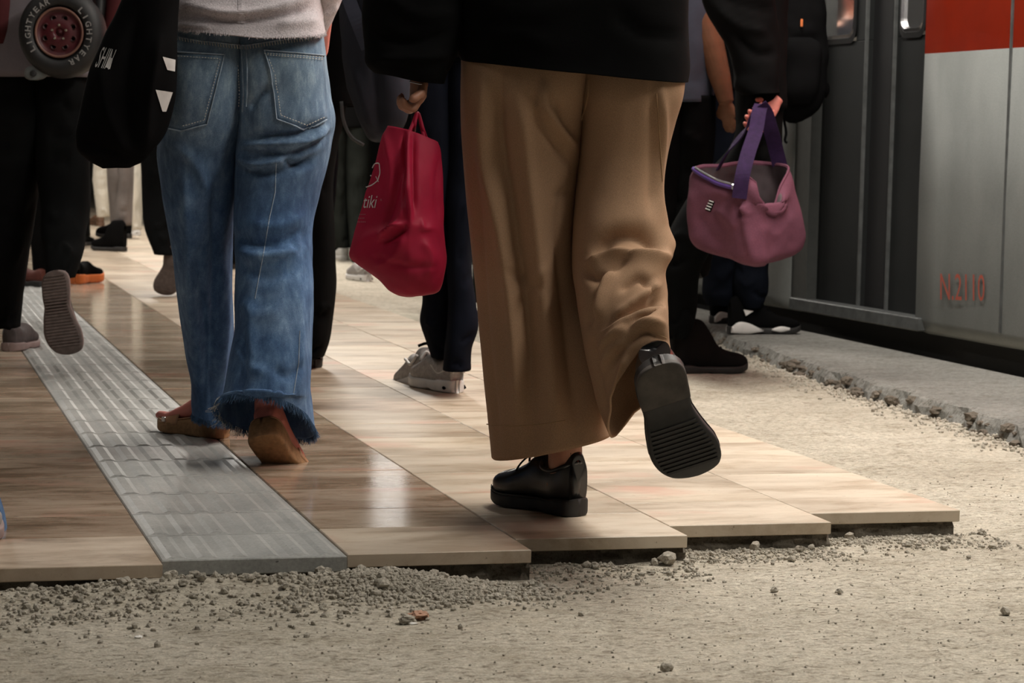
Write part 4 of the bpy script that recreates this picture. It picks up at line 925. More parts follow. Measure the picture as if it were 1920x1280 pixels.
for dx in(0,14): strip_buf(B,[(300+dx,-90),(312+dx,-160)],BT_,.02,.003,DB)
B=Buf(); 
for e,(x0,x1) in enumerate(((285,300),(318,322))):
    pp=smooth_path([P(x0,-118,DB-.045),P(x0+6,-200,DB-.05),P(x1,-300,DB-.04),P(x1+4,-345,DD+.0),P(x1+2,-300,DB+.3),P(x0,-118,DB+.05)],6)
    B=Buf(); B.tube(pp,.011,8); B.build('bag_strap',M_black2,tote,True)
def poly(name,px,bvh,m,parent,off,dflt,sub=6):
    # convex quad / triangle decal, subdivided
    q=[np.array(a,float) for a in px]
    if len(q)==3: q=q+[q[2]]
    V=[];n=sub
    for j in range(n+1):
        for i in range(n+1):
            s,t=i/n,j/n; p=(q[0]*(1-s)+q[1]*s)*(1-t)+(q[3]*(1-s)+q[2]*s)*t; V.append(onsurf(bvh,p[0],p[1],off,dflt)[0])
    return mesh(name,V,[(j*(n+1)+i,j*(n+1)+i+1,(j+1)*(n+1)+i+1,(j+1)*(n+1)+i) for j in range(n) for i in range(n)],m,parent)
M_print=plain('white_print',(.62,.61,.60),.6)
poly('white_print',[(304,106),(328,112),(327,134),(313,131)],BT_,M_print,tote,.0015,DB)
poly('white_print',[(291,168),(323,173),(311,209),(304,209)],BT_,M_print,tote,.0015,DB)
V,F=textbox('SHIN')
mesh('lettering',[onsurf(BT_,178+a*22+b*16+(a*3),126-b*38+a*5,.0015,DB)[0] for a,b in V],F,M_print,tote,False)
poly('lettering_mark',[(205,107),(212,110),(206,130),(198,126)],BT_,M_print,tote,.0015,DB)
# red carrier bag
DR=DT-.12
red=empty('carrier_bag',P(750,555,DR),'crumpled crimson plastic carrier bag with white print held at knee height','bag')
def _red(t,p):
    n=noise_tex(t,(1,1,1),9,5); r=ramp(t,n.outputs[0],[(.3,(.33,.006,.035)),(.7,(.50,.014,.06))]); t.links.new(r.outputs[0],p.inputs['Base Color']); f=noise_tex(t,(1,1,1),500,2); bump(t,p,f.outputs[0],.2,.0005)
    p.inputs['Subsurface Weight'].default_value=.15; p.inputs['Subsurface Radius'].default_value=(.03,.006,.006)
M_red=mat('crimson_nonwoven',(.42,.01,.05),.6,spec=.3,build=_red)
def rb(y,xl,xr,xn,yl,yr,yn,rn,n=1.35): return ring4(P(xl,y+yl,DR),P(xr,y+yr,DR),P(xn,y+yn,DR-rn),P((xl+xr)/2,y,DR+rn),n,128)
R_=[rb(250,727,822,768,-14,16,-6,.022,1.5),rb(268,716,825,768,-8,8,-2,.030,1.45),rb(300,706,827,768,0,0,0,.045),rb(340,694,829,768,0,0,0,.058),rb(380,681,832,768,0,0,0,.068),rb(420,669,834,768,0,0,0,.074,1.4),
    rb(455,660,836,766,0,0,0,.078,1.5),rb(480,656,838,765,2,4,6,.078,1.6),rb(503,672,836,765,-6,0,10,.07,1.7),rb(528,706,828,764,-8,6,8,.055,1.8),rb(545,728,820,763,-6,2,6,.035,1.9),rb(553,748,800,762,-2,-2,2,.012,2)]
A=smooth_path(np.array(R_),8)
A=folds(A,[([(766,246),(766,330),(770,420)],4,.008),([(758,250),(757,330),(762,400)],4,-.010),([(775,250),(776,330),(778,400)],4,-.006),([(752,300),(738,370),(716,440)],7,-.009),([(768,330),(755,400),(738,430)],6,.006),([(712,446),(735,428),(760,420)],4,.012),([(716,456),(745,440),(765,424)],5,-.009),
    ([(720,245),(735,330),(714,440)],6,.004),([(790,410),(792,428),(812,426)],4,.004),([(665,470),(700,440),(765,425),(832,430)],12,.004),([(760,440),(740,480),(700,500)],8,.004),([(790,450),(810,480),(800,520)],9,.005),([(700,480),(760,500),(820,500)],7,-.004),([(824,290),(818,350),(826,410)],7,-.004)],.0022,(14,14,9),31,.0008)
rbm,BR=join_lofts('bag_body',[A],M_red,red,.0012); lmesh('bag_base',A[-2:],M_red,red,False,True)
hx=P(783,214,DT-.10)
for (a,b) in (((768,247,DR-.02),(797,268,DR-.012)),((776,246,DR+.02),(800,262,DR+.02))):
    B=Buf(); B.tube(smooth_path([P(*a),P((a[0]+779)/2,(a[1]+226)/2-3,DR-.005),hx+[0,.0,.002],P((b[0]+788)/2,(b[1]+228)/2,DR),P(*b)],6),.0036,8); B.build('handle',M_red,red,True)
V,F=textbox('tiki'); 
mesh('lettering',[onsurf(BR,680+a*24+b*5,390-b*24-a*0,.001,DR)[0] for a,b in V],F,plain('white_bag_print',(.8,.74,.75),.5),red,False)
mb=MB['white_bag_print']
B=Buf(); strip_buf(B,smooth_path([(686,351),(697,347),(704,342),(709,337),(710,333),(712,327),(712,315),(710,306),(703,307),(698,315)],4),BR,.0022,.0006,DR,3,.0004); strip_buf(B,[(705,331),(710,341)],BR,.0014,.0006,DR,3,.0004); strip_buf(B,[(694,329),(697,329)],BR,.002,.0006,DR,3,.0004); B.build('printed_outline',mb,red)
B=Buf()
for y,x0,x1 in((402,674,684),(409,672,682),(416,671,684)): 
    for x in np.arange(x0,x1,3.2): strip_buf(B,[(x,y),(x+1.9,y)],BR,.0016,.0006,DR,3,.0002)
B.build('small_print',plain('faded_print',(.55,.18,.24),.6),red)
V,F=textbox('R'); mesh('registered_mark',[onsurf(BR,714+a*3,377-b*4,.001,DR)[0] for a,b in V],F,MB['faded_print'],red,False)
# ---- generic walking people ----------------------------------------------------------------
TOPS={}
def walker(label,anchor,d,legs,lm,top,topm,shoes,hip,skin=M_skin,H_=1.65,wd=1.,arms=(None,None),amp=.004,sd=0,extra=(),sleeves=True):
    """legs: list of two lists of rows (y,xl,xr,dd,rd); shoes: two (kind,M,L,W,mir)"""
    pr=empty('person',anchor,label,'person')
    As=[]
    for i,l in enumerate(legs):
        A=smooth_path(np.array([rowring(y,xl,xr,d+dd,rd,2.4,72) for y,xl,xr,dd,rd in l]),7)
        st=[]; r=random.Random(sd*10+i)
        for q in range(9):
            y=r.uniform(l[1][0],l[-1][0]); w_=[float(np.interp(y,[k[0] for k in l],[k[j] for k in l])) for j in(1,2)]; t=r.uniform(.1,.6); ww=w_[1]-w_[0]
            st.append(([(w_[0]+ww*t,y),(w_[0]+ww*(t+.2),y+r.uniform(-.15,.25)*ww),(w_[0]+ww*(t+.45),y+r.uniform(-.3,.3)*ww)],ww*.07,r.choice([-.009,.009])))
        As.append(folds(A,st,amp,(11,11,5),sd+i))
    join_lofts('trousers',As,lm,pr,.003)
    A=smooth_path(np.array([rowring(y,xl,xr,d+dd,rd,2.6,72) for y,xl,xr,dd,rd in top]),7); A=folds(A,[],.006,(8,8,8),sd+5)
    tp_=[A]+list(extra); t_,bv=join_lofts('top',tp_,topm,pr,.003)
    ank=[]
    for k,(kind,M,L,W,mir) in enumerate(shoes):
        shoe(pr,kind,M,L,W,mir); ank.append(foot(M,L))
    hp_=np.array(P(hip[0],hip[1],d)); k_=H_/1.65; nos=[False,False]
    arms=list(arms)
    for q in(0,1):
        if arms[q] is None:
            s_=-1 if q==0 else 1; sh=hp_+[s_*.16*wd,0,.47*k_]; arms[q]=[(sh+[s_*.035,.02,-.25*k_],.032),(sh+[s_*.03,.03,-.45*k_],.024),(sh+[s_*.03,.0,-.53*k_],(.028,.018))]
            if sleeves:
                bb=Buf(); bb.tube(smooth_path([sh+[-s_*.02,0,.01],sh+[s_*.03,.01,-.10*k_],sh+[s_*.035,.02,-.25*k_],sh+[s_*.03,.03,-.47*k_]],5),list(np.interp(np.linspace(0,3,16),[0,1,2,3],[.05,.058,.050,.040])),16); mesh('sleeve',bb.V,bb.F,topm,pr)
    V,F,sp=body(pr,hp_,cen(As[0],(.3,.5,.75,.92)),ank[0][0],ank[0][1],cen(As[1],(.3,.5,.75,.92)),ank[1][0],ank[1][1],H_,arms[0],arms[1],wd=wd)
    return pr,V,F,sp,bv,t_
SNK=dict(base='sneaker',us=M_suede,so=M_solered,laces=M_whiterub)
def lift(x,y,d,dirv,up=(0,1,.2)):
    h=P(x,y,d); return placeM(h,h+nrm(dirv),up)
inarm=lambda x,y,d:([(P(x,y,d),.03),(P(x+3,y+40,d),.025),(P(x+5,y+60,d),.022)])
def fin(pr,V,F,sp,skin,more=()):
    bodymesh(pr,[(V,F)]+list(more),skin); hair(pr,sp)
DKS=dict(base='sneaker',us=M_black,so=M_rubber,laces=M_black)
# 3: left person with the wheel backpack
D3=7.6
M3=lift(102,508,7.15,(.145,.05,-.98),(-.05,1,.15))
legs=[[(120,-40,92,0,.12),(180,-50,88,0,.13),(240,-52,84,0,.12),(320,-46,77,.02,.11),(400,-40,66,.04,.10),(480,-32,52,.06,.10),(560,-24,42,.1,.095),(613,-18,36,.12,.095)],
      [(120,66,164,0,.12),(180,66,170,0,.13),(240,68,170,0,.12),(320,72,167,-.04,.11),(390,78,166,-.10,.10),(440,80,160,-.18,.10),(480,85,152,-.28,.09),(520,88,138,-.36,.085)]]
top=[(-480,30,110,0,.06),(-440,-20,150,0,.09),(-380,-60,186,0,.12),(-280,-56,186,0,.13),(-150,-50,180,0,.13),(-40,-46,184,0,.13),(60,-46,186,0,.13),(146,-46,178,0,.14)]
arm3=[rowring(y,a,b,D3-.03,r,2.2,72) for y,a,b,r in((-400,-72,0,.06),(-250,-80,-6,.07),(-120,-66,22,.07),(0,-30,40,.06),(60,-25,36,.055),(84,-10,32,.045))]
arm3=[smooth_path(np.array(arm3),5)]
SM=flatM(16,659,3)
pr3,V,F,sp,bv,tt=walker('person in black trousers and lilac top wearing a round wheel backpack, taupe sole lifted',G(20,655),D3,legs,M_bktrouser,top,M_shirt,
   [(dict(SNK),SM,.27,.050,1),(dict(SNK,treads=True,treadm=M_solegrey,so=M_solegrey,sidecol=M_solered),M3,.262,.056,-1)],(60,120),sd=3,sleeves=False,arms=([(P(-50,-150,D3),.03),(P(-20,0,D3-.05),.025),(P(8,60,D3-.08),.024)],[(P(195,-200,D3),.03),(P(212,0,D3-.03),.022),(P(214,20,D3-.03),.02)]))
lmesh('sleeve',arm3[0]-np.array([0,.05,0]),M_maroon,pr3,True,True)
lmesh('sleeve',smooth_path(np.array([rowring(y,a,b,D3-.03,r,2.2,48) for y,a,b,r in((-400,150,205,.05),(-200,180,232,.055),(-60,200,240,.05),(30,196,228,.04),(60,190,220,.03))]),5),M_maroon,pr3,True,True)
fin(pr3,V,F,sp,M_skindk)
B=Buf(); q=P(7,623,D3-.02)
pts=[q+[.016*math.cos(a)*.9,-.004,.016*math.sin(a)] for a in np.arange(14)/14*6.283]
o=SM[:3,3]+[0,-.0,0]
lg=Buf(); c=G(6,659)+[0,-.012,.062]; lg.V=[tuple(c)]+[tuple(c+[.019*math.cos(a),-.002,.019*math.sin(a)]) for a in np.arange(16)/16*6.283]; lg.F=[(0,1+(k+1)%16,1+k) for k in range(16)]
# wheel backpack
bp=empty('wheel_backpack',P(115,140,7.36),'round black tyre shaped backpack with red hub and pale ring lettering','backpack')
DW=7.36; C0=P(115,62,DW); sc_=DW/FPX*1.002
def disc(name,prof,m,par,n=64,cx=0,cz=0,sx=1.,sz=1.06):
    """prof: (radius px, offset towards the camera m)"""
    V=[];F=[]
    for r,o_ in prof:
        for k in range(n): a=2*math.pi*k/n; V.append(C0+[(r*math.cos(a)*sx+cx)*sc_,-o_,(r*math.sin(a)*sz+cz)*sc_])
    for i in range(len(prof)-1):
        for k in range(n): F.append((i*n+k,(i+1)*n+k,(i+1)*n+(k+1)%n,i*n+(k+1)%n))
    F.append(tuple((len(prof)-1)*n+k for k in range(n))); return mesh(name,V,F,m,par)
M_tyre=plain('black_tyre_fabric',(.010,.010,.011),.6,var=.3); M_hub=plain('dark_red_hub',(.06,.005,.009),.45,var=.3,s=12); M_hub2=plain('deep_red_hub',(.055,.008,.010),.6)
disc('tyre',[(66,-.11),(76,-.09),(79,-.03),(77,.02),(70,.036),(60,.042),(50,.040),(46,.028),(44,.022),(10,.022)],M_tyre,bp)
hb=disc('hub',[(43.5,.02),(43,.034),(41,.036),(39,.028),(30,.030),(22,.036),(12,.038),(6,.034)],M_hub,bp)
V=[];F=[]
n=64
for k in range(n):
    a=2*math.pi*k/n
    for r,o_ in((41,.036),(42.2,.040),(44.5,.040),(45.5,.036)): V.append(C0+[r*math.cos(a)*sc_,-o_,r*math.sin(a)*1.0*sc_*1.03])
for k in range(n):
    for j in range(3): a=k*4+j; b=((k+1)%n)*4+j; F.append((a,a+1,b+1,b))
mesh('hub_rim',V,F,plain('dull_brass_ring',(.16,.075,.055),.5),bp)
for k in range(8):
    a=math.radians(22.5+45*k); disc('hub_hole',[(6.8,.030),(6.2,.0335),(5,.034)],M_hub2,hb,20,27.5*math.cos(a),27.5*math.sin(a)*1.03,1.,1.)
for k in range(5):
    a=math.radians(90+72*k); disc('bolt',[(2.6,.032),(2.2,.040),(1.2,.042)],plain('dull_bolt',(.25,.22,.17),.4),hb,12,13.5*math.cos(a),13.5*math.sin(a),1.,1.)
def ringtext(txt,a0,a1,par):
    """letters around the tyre, standing outwards; angles in degrees clockwise from the top"""
    Vv=[];Ff=[]; N=len(txt)
    for i,ch in enumerate(txt):
        V,F=textmesh(ch,size=14.5,bold=.35); V=V[:,:2]; w_=V[:,0].max()-V[:,0].min(); V[:,0]-=V[:,0].min()+w_/2
        V[:,0]*=min(1.25,9.5/w_) if ch!='I' else 1.2
        a=math.radians(a0+(a1-a0)*(i+.5)/N); o=len(Vv)
        for x,y in V:
            r=52+y; px=r*math.sin(a)+x*math.cos(a); pz=(r*math.cos(a)-x*math.sin(a))*1.05; Vv.append(C0+[px*sc_,-.0445,pz*sc_])
        Ff+=[tuple(q+o for q in f) for f in F]
    return mesh('lettering',Vv,Ff,plain('faded_white_print',(.22,.215,.21),.7),par,False)
ringtext('LIGHTYEAR',-128,-16,bp); ringtext('LIGHTYEAR',40,162,bp)
B=Buf(); 
for xx in(-40,40):
    B=Buf(); B.tube(smooth_path([C0+[xx*sc_,.10,-60*sc_],C0+[xx*1.3*sc_,.16,30*sc_],C0+[xx*1.2*sc_,.22,200*sc_],C0+[xx*1.1*sc_,.36,330*sc_]],6),.014,8); B.build('shoulder_strap',M_tyre,bp,True)
B=Buf(); A=smooth_path(np.array([ring4(C0+[(x-w_)*sc_,-.005,z*sc_],C0+[(x+w_)*sc_,-.005,z*sc_],C0+[x*sc_,-.02,z*sc_],C0+[x*sc_,.01,z*sc_],2.2,24) for x,z,w_ in((-50,-62,8),(-48,-68,18),(-46,-76,22),(-48,-84,18),(-50,-88,8))]),4)
kc=lmesh('key_charm',A,plain('grey_plush',(.13,.14,.14),.9),bp,True,True)
A2=[ring4(C0+[(-49-w_)*sc_,-.024,z*sc_],C0+[(-49+w_)*sc_,-.024,z*sc_],C0+[-49*sc_,-.028,z*sc_],C0+[-49*sc_,-.018,z*sc_],2,16) for z,w_ in((-70,1),(-72,5),(-76,6),(-80,5),(-82,1))]; lmesh('charm_eye',smooth_path(np.array(A2),3),M_tyre,kc,True,True)
# 4: navy trouser person behind the red bag
D4=6.8
legs=[[(60,770,850,0,.11),(200,770,850,0,.12),(320,776,852,0,.11),(420,782,850,.02,.10),(500,788,848,.04,.095),(560,792,850,.06,.09),(605,789,856,.08,.09),(640,800,858,.09,.085),(668,808,856,.1,.08)],
      [(60,836,925,0,.11),(200,836,925,0,.12),(320,836,915,0,.11),(420,838,892,-.02,.10),(500,838,884,-.03,.095),(560,840,892,-.03,.09),(610,838,896,-.04,.09),(650,834,884,-.05,.09),(692,832,883,-.05,.09)]]
top=[(-520,810,880,0,.06),(-470,770,930,0,.09),(-420,730,960,0,.12),(-300,725,965,0,.13),(-150,740,950,0,.13),(0,748,945,0,.13),(110,752,940,0,.13)]
RUN=dict(base='sneaker',us=M_greymesh,so=M_whiterub,laces=M_silver,hs=1.1,st=.032)
def runx(up,W_,L,W,st,hw,cv,K):
    B=Buf(); pts=[(.04*L,hw(.05,W)*.95*s,.075) for s in(1,)]+[(.2*L,hw(.2,W)*.98,.055),(.38*L,hw(.36,W)*1.0,.075),(.5*L,hw(.5,W)*.8,.085)]
    for s in(1,-1): B=Buf(); B.tube(W_(smooth_path([(x,y*s,z) for x,y,z in pts],5)),.005,6); B.build('overlay',M_silver,up,True)
    B=Buf(); B.tube(W_(smooth_path([(.004*L,-.02,.06),(.0*L,0,.085),(.004*L,.02,.06)],5)),.005,6); B.build('heel_overlay',M_silver,up,True)
    B=Buf(); B.tube(W_(smooth_path([(.06*L,.022,.105),(.02*L,0,.112),(.06*L,-.022,.105),(.3*L,-.03,.10)],5)),.005,6); B.build('collar',M_black,up,True)
    for s in(1,-1): A=W_(xloft([(.05*L,s*hw(.1,W)*1.0,.002,.012,.016,2),(.09*L,s*hw(.1,W)*1.02,.003,.008,.022,2),(.14*L,s*hw(.15,W)*1.02,.002,.012,.016,2)],12,2)); lmesh('sole_window',A,M_black,up,True,True)
RUN['extra']=runx
pr4,V,F,sp,bv,tt=walker('person in navy trousers and pale grey running shoes walking beyond the red carrier bag',G(845,735),D4,legs,M_navy,top,M_black,
   [(RUN,placeM(P(800,712,6.98)+[0,0,-.0],P(800,712,6.98)+nrm([-.30,.85,-.25]),(0,0.2,1)),.26,.046,1),(RUN,flatM(858,737,-30),.262,.048,-1)],(850,90),sd=4)
fin(pr4,V,F,sp,M_skin)
# 5: sneaker person at the platform edge
D5=9.4
legs=[[(120,1312,1400,0,.13),(250,1312,1398,0,.14),(350,1314,1392,0,.13),(450,1316,1388,0,.12),(520,1318,1386,.03,.11),(556,1318,1384,.04,.11),(572,1326,1380,.05,.10)],
      [(120,1385,1470,0,.13),(250,1383,1462,0,.14),(350,1380,1456,0,.13),(450,1376,1448,0,.12),(500,1372,1440,-.02,.12),(535,1370,1441,-.03,.13),(556,1376,1438,-.03,.12),(575,1384,1428,-.02,.11)]]
top=[(-420,1375,1440,0,.06),(-385,1340,1470,0,.1),(-330,1320,1492,0,.13),(-200,1320,1490,0,.14),(-60,1325,1484,0,.14),(60,1330,1474,0,.15),(170,1334,1466,0,.155)]
def bbsh(up,W_,L,W,st,hw,cv,K):
    for s in(1,-1):
        A=W_(xloft([(.02*L,s*hw(.04,W)*.9,.006,.006,.030,2.4),(.10*L,s*hw(.1,W)*.93,.007,.004,.050,2.4),(.24*L,s*hw(.22,W)*.96,.007,.003,.046,2.4),(.36*L,s*hw(.36,W)*1.0,.005,.008,.030,2.4),(.44*L,s*hw(.44,W)*1.0,.002,.014,.020,2.2)],14,3)); lmesh('white_heel_wing',A,M_whiterub,up,True,True)
        A=W_(xloft([(.56*L,s*hw(.56,W)*.97,.003,.016,.024,2.2),(.68*L,s*hw(.68,W)*.97,.005,.010,.034,2.2),(.80*L,s*hw(.8,W)*.96,.003,.018,.028,2.2)],14,3)); lmesh('white_forefoot_wing',A,M_whiterub,up,True,True)
        V=W_([(.16*L,s*(hw(.2,W)*.9+.004),.100),(.30*L,s*(hw(.3,W)*.9+.004),.094),(.19*L,s*(hw(.2,W)*.95+.004),.075)]); o=mesh('emblem',V,[(0,1,2)],M_whiterub,up,False); md=o.modifiers.new('t','SOLIDIFY'); md.thickness=.004; md.offset=0
BB=dict(base='boot',up=[(.03,.135),(.10,.15),(.22,.15),(.36,.14),(.46,.125),(.58,.09),(.74,.07),(.88,.06),(.97,.045)],us=M_black,so=M_rubber,laces=M_black,extra=bbsh)
inarm=lambda x,y,d:([(P(x,y,d),.03),(P(x+3,y+40,d),.025),(P(x+5,y+60,d),.022)])
pr5,V,F,sp,bv,tt=walker('person in dark jeans and black and white high sneakers at the platform edge',G(1400,622),D5,legs,M_dkjean,top,M_black,
   [(dict(BB),flatM(1332,606,62),.25,.046,1),(dict(BB),flatM(1364,626,72),.31,.050,-1)],(1390,130),sd=5,arms=(inarm(1350,-200,D5+.05),inarm(1460,-200,D5+.05)))
fin(pr5,V,F,sp,M_skin)
# 5b: black jacket person striding towards the train in ankle boots, carrying the mauve bag
D6b=8.12
legs=[[(150,1384,1440,0,.12),(220,1384,1444,0,.13),(268,1374,1436,0,.125),(310,1340,1412,0,.12),(350,1306,1388,0,.12),(420,1262,1352,0,.115),(470,1242,1330,0,.11),(510,1236,1312,-.0,.11),(560,1236,1306,-.0,.105),(600,1240,1303,-.0,.10),(632,1246,1290,-.0,.085)],
      [(150,1378,1474,0,.12),(230,1380,1468,0,.12),(300,1384,1466,.02,.12),(360,1386,1466,.04,.115),(410,1380,1462,.06,.105)]]
r_=[ring4(P(a,ya,D6b+.06),P(b,yb,D6b+.06),P((a+b)/2,(ya+yb)/2,D6b-.03),P((a+b)/2,(ya+yb)/2,D6b+.16),2.4,72) for a,ya,b,yb in((1358,400,1452,440),(1342,388,1400,452),(1322,380,1352,450),(1308,378,1318,440))]
top=[(-560,1380,1450,0,.06),(-510,1340,1485,0,.1),(-440,1318,1500,0,.13),(-260,1318,1498,0,.14),(-80,1335,1484,0,.14),(60,1378,1474,0,.14),(150,1384,1474,0,.145),(205,1386,1474,0,.14)]
slv=[rowring(y,a,b,D6b-e,r,2.2,72) for y,a,b,e,r in((-480,1300,1380,.0,.06),(-280,1290,1395,.04,.075),(-120,1294,1415,.08,.08))]
slv+=[ring4(P(a,ya,D6b-.12),P(b,yb,D6b-.12),P((a+b)/2,(ya+yb)/2,D6b-.21),P((a+b)/2,(ya+yb)/2,D6b-.04),2.2,72) for a,ya,b,yb in((1316,-5,1452,-20),(1344,62,1458,45),(1368,102,1460,92),(1376,140,1462,135),(1379,168,1463,165),(1390,178,1464,174))]
slv=folds(smooth_path(np.array(slv),7),[([(1340,10),(1390,50),(1440,60)],8,.014),([(1370,60),(1420,100),(1455,100)],8,-.014),([(1320,-20),(1400,10),(1450,20)],8,-.012)],.006,(9,9,9),44)
BT6=dict(base='boot',us=cloth('charcoal_suede',(.010,.009,.009),.3),so=M_rubber,laces=M_black)
hb_=P(1312,412,D6b+.06)
pr6b,V,F,sp,bv,tt=walker('person in black jacket and ankle boots carrying the mauve bag toward the train',G(1290,698,FZ),D6b,legs,M_bktrouser,top,M_black,
   [(dict(BT6),flatM(1256,700,68,FZ),.30,.050,1),(dict(BT6),placeM(hb_+[-.05,0,.03],hb_+[-.02,.02,-.22],(.9,0,.1)),.24,.044,-1)],(1418,140),sd=6,extra=(slv,),wd=.7,
   arms=([(P(1362,-150,D6b-.07),.030),(P(1385,0,D6b-.12),.03),(P(1432,155,D6b-.12),.024),(P(1446,178,D6b-.13),(.022,.018))],inarm(1425,-250,D6b+.08)))
join_lofts('trouser_shin',[smooth_path(np.array(r_),5)],M_bktrouser,pr6b,.003)
w5=P(1455,188,D6b-.13); h5=fingers(w5,P(1424,222,D6b-.14)-w5,(-.7,.2,.6),(-.6,-.25,-.45),(.072,.078,.074,.060),((50,65,40),(55,70,40),(60,75,45),(62,78,45)),palm=.062,scale=.86,spread=.018,r=.0092)
w6=P(1426,246,D6b-.16); h6=fingers(w6,P(1404,218,D6b-.16)-w6,(.75,0,.6),(.3,-.8,.2),(.078,.085,.08,.064),((12,22,18),(16,26,18),(20,30,20),(24,34,20)),palm=.030,scale=.84,spread=.020,r=.0100,thumb=False)
fin(pr6b,V,F,sp,M_skinpink,(h5,h6))
# black backpack
bk=empty('backpack',P(1500,230,D5-.1),'bulky black backpack with orange zip pull against the dark train door','backpack')
DB5=D5-.13
R_=[rowring(y,a,b,DB5,r,2.8,72) for y,a,b,r in((-215,1440,1500,.03),(-200,1418,1520,.08),(-120,1408,1535,.11),(-20,1412,1546,.13),(60,1430,1550,.13),(120,1446,1549,.13),(170,1455,1546,.12),(205,1462,1532,.10),(224,1470,1505,.05),(230,1480,1494,.015))]
A=folds(smooth_path(np.array(R_),7),[([(1470,40),(1500,60),(1540,50)],6,.01),([(1470,110),(1500,125),(1545,110)],6,-.01)],.008,(9,9,9),47)
bo,BB5=join_lofts('pack_body',[A],M_black2,bk); lmesh('pack_top',A[:3],M_black2,bo,True,False)
A=smooth_path(np.array([rowring(y,a,b,DB5-.12,r,2.8,48) for y,a,b,r in((70,1480,1520,.02),(78,1470,1534,.05),(130,1470,1538,.06),(180,1474,1530,.05),(196,1484,1520,.02))]),5); lmesh('front_pocket',A,M_black2,bk,True,True)
A=smooth_path(np.array([rowring(y,a,b,DB5+.0,r,2.4,24) for y,a,b,r in((150,1540,1547,.01),(158,1536,1554,.025),(175,1538,1554,.025),(183,1544,1550,.01))]),4); lmesh('side_buckle',A,M_black,bk,True,True)
B=Buf(); B.box(P(1503,43,DB5-.155),(.009,.006,.03),None,.002); B.build('zip_pull',M_orange,bk)
B=Buf(); B.box(P(1454,82,DB5-.12),(.006,.006,.012),None,.001); B.build('zip_toggle',plain('pink_toggle',(.5,.06,.12),.6),bk)
B=Buf(); B.tube(smooth_path([P(1470,225,DB5),P(1474,250,DB5-.01),P(1473,266,DB5),P(1476,268,DB5)],4),.0055,6); B.build('hanging_strap',M_black2,bk,True)
for xx in(1430,1480):
    B=Buf(); B.tube(smooth_path([P(xx,120,DB5+.06),P(xx-8,-60,DB5+.02),P(xx-12,-330,D5-.1),P(xx-12,-380,D5+.02)],6),.018,8); B.build('shoulder_strap',M_black2,bk,True)
# purple tote held by person 5
DP=D6b-.30
pb=empty('handbag',P(1405,500,DP),'mauve pink canvas bag with purple straps and open zipped top','bag')
def _pk(t,p):
    n=noise_tex(t,(1,1,1),7,5); f=noise_tex(t,(1,1,1),420,3); r=ramp(t,n.outputs[0],[(.3,(.105,.038,.060)),(.7,(.160,.058,.090))]); e=ramp(t,f.outputs[0],[(.3,(.8,.8,.8)),(.7,(1.2,1.2,1.2))])
    t.links.new(mixc(t,1.,r.outputs[0],e.outputs[0],'MULTIPLY'),p.inputs['Base Color']); bump(t,p,f.outputs[0],.3,.001)
M_mauve=mat('mauve_canvas',(.3,.1,.17),.85,spec=.2,build=_pk); M_purple=cloth('purple_webbing',(.022,.008,.042),.2,vs=60); M_lining=plain('grey_brown_lining',(.07,.05,.055),.8)
def k12(L,R,N,F,s=.55):
    """eight control points from four corners: L near N near R far F; corners bulge"""
    m=lambda a,b,q: tuple((np.array(a)+np.array(b))/2+np.array(q)); return [R,m(R,N,(0,0,-.02)),N,m(N,L,(0,0,-.02)),L,m(L,F,(0,0,.02)),F,m(F,R,(0,0,.02))]
rim=[(1478,314,DP),(1462,352,DP-.07),(1446,396,DP-.12),(1420,372,DP-.17),(1402,330,DP-.19),(1385,352,DP-.18),(1345,344,DP-.12),(1300,318,DP-.02),(1316,310,DP+.05),(1350,309,DP+.11),(1400,302,DP+.15),(1445,306,DP+.12)]
rg2=[(1484,330,DP),(1476,366,DP-.08),(1452,404,DP-.14),(1424,388,DP-.19),(1404,352,DP-.21),(1384,364,DP-.19),(1342,356,DP-.13),(1294,332,DP-.02),(1312,330,DP+.05),(1350,330,DP+.12),(1400,330,DP+.16),(1450,330,DP+.12)]
def lv(y,xl,xr,xn,dn,s=1.,rn=.21,yn=0): 
    return [(xr,y,DP),((xr*2+xn)/3,y+yn*.4,DP-.10*s),((xr+xn*2)/3,y+yn*.75,DP-.165*s),((xr+xn*3)/4,y+yn*.9,DP-.195*s),(xn,y+yn,DP-rn*s),((xl+xn*3)/4,y+yn*.85,DP-.18*s),((xl+xn)/2,y+yn*.5,DP-.12*s),(xl,y,DP-.02),((xl*3+xn)/4,y-6*s,DP+.06*s),((xl+xn)/2,y-8*s,DP+.12*s),(xn,y-10*s,DP+.16*s),((xr+xn)/2,y-8*s,DP+.12*s)]
LV=[rim,rg2,lv(385,1289,1500,1402,0),lv(420,1290,1507,1404,0,1,.215),lv(448,1295,1508,1408,0,1,.215,10),lv(465,1308,1502,1412,0,.96,.21,26),lv(474,1330,1490,1416,0,.8,.21,26),lv(478,1362,1462,1420,0,.5,.2,18),lv(480,1400,1435,1420,0,.15,.2,8)]
A=smooth_path(np.array([ringK(r,108) for r in LV]),9)
A=folds(A,[([(1395,372),(1398,430),(1412,490)],6,.010),([(1440,400),(1462,396),(1470,360)],6,.014),([(1408,336),(1414,372),(1440,400)],5,.014),([(1384,378),(1386,398),(1400,404)],5,-.016),([(1392,384),(1396,402),(1404,398)],4,.012),([(1340,390),(1365,410),(1380,430)],9,.006),([(1310,400),(1330,440),(1360,460)],12,-.006),([(1310,468),(1360,490),(1420,500),(1480,478)],4,-.006),([(1425,420),(1450,440),(1490,400)],12,.005),([(1396,410),(1400,450),(1410,480)],9,-.004)],.005,(9,9,9),51)
po,BP=join_lofts('bag_body',[A],M_mauve,pb,.006); lmesh('bag_base',A[-3:],M_mauve,po,False,True)
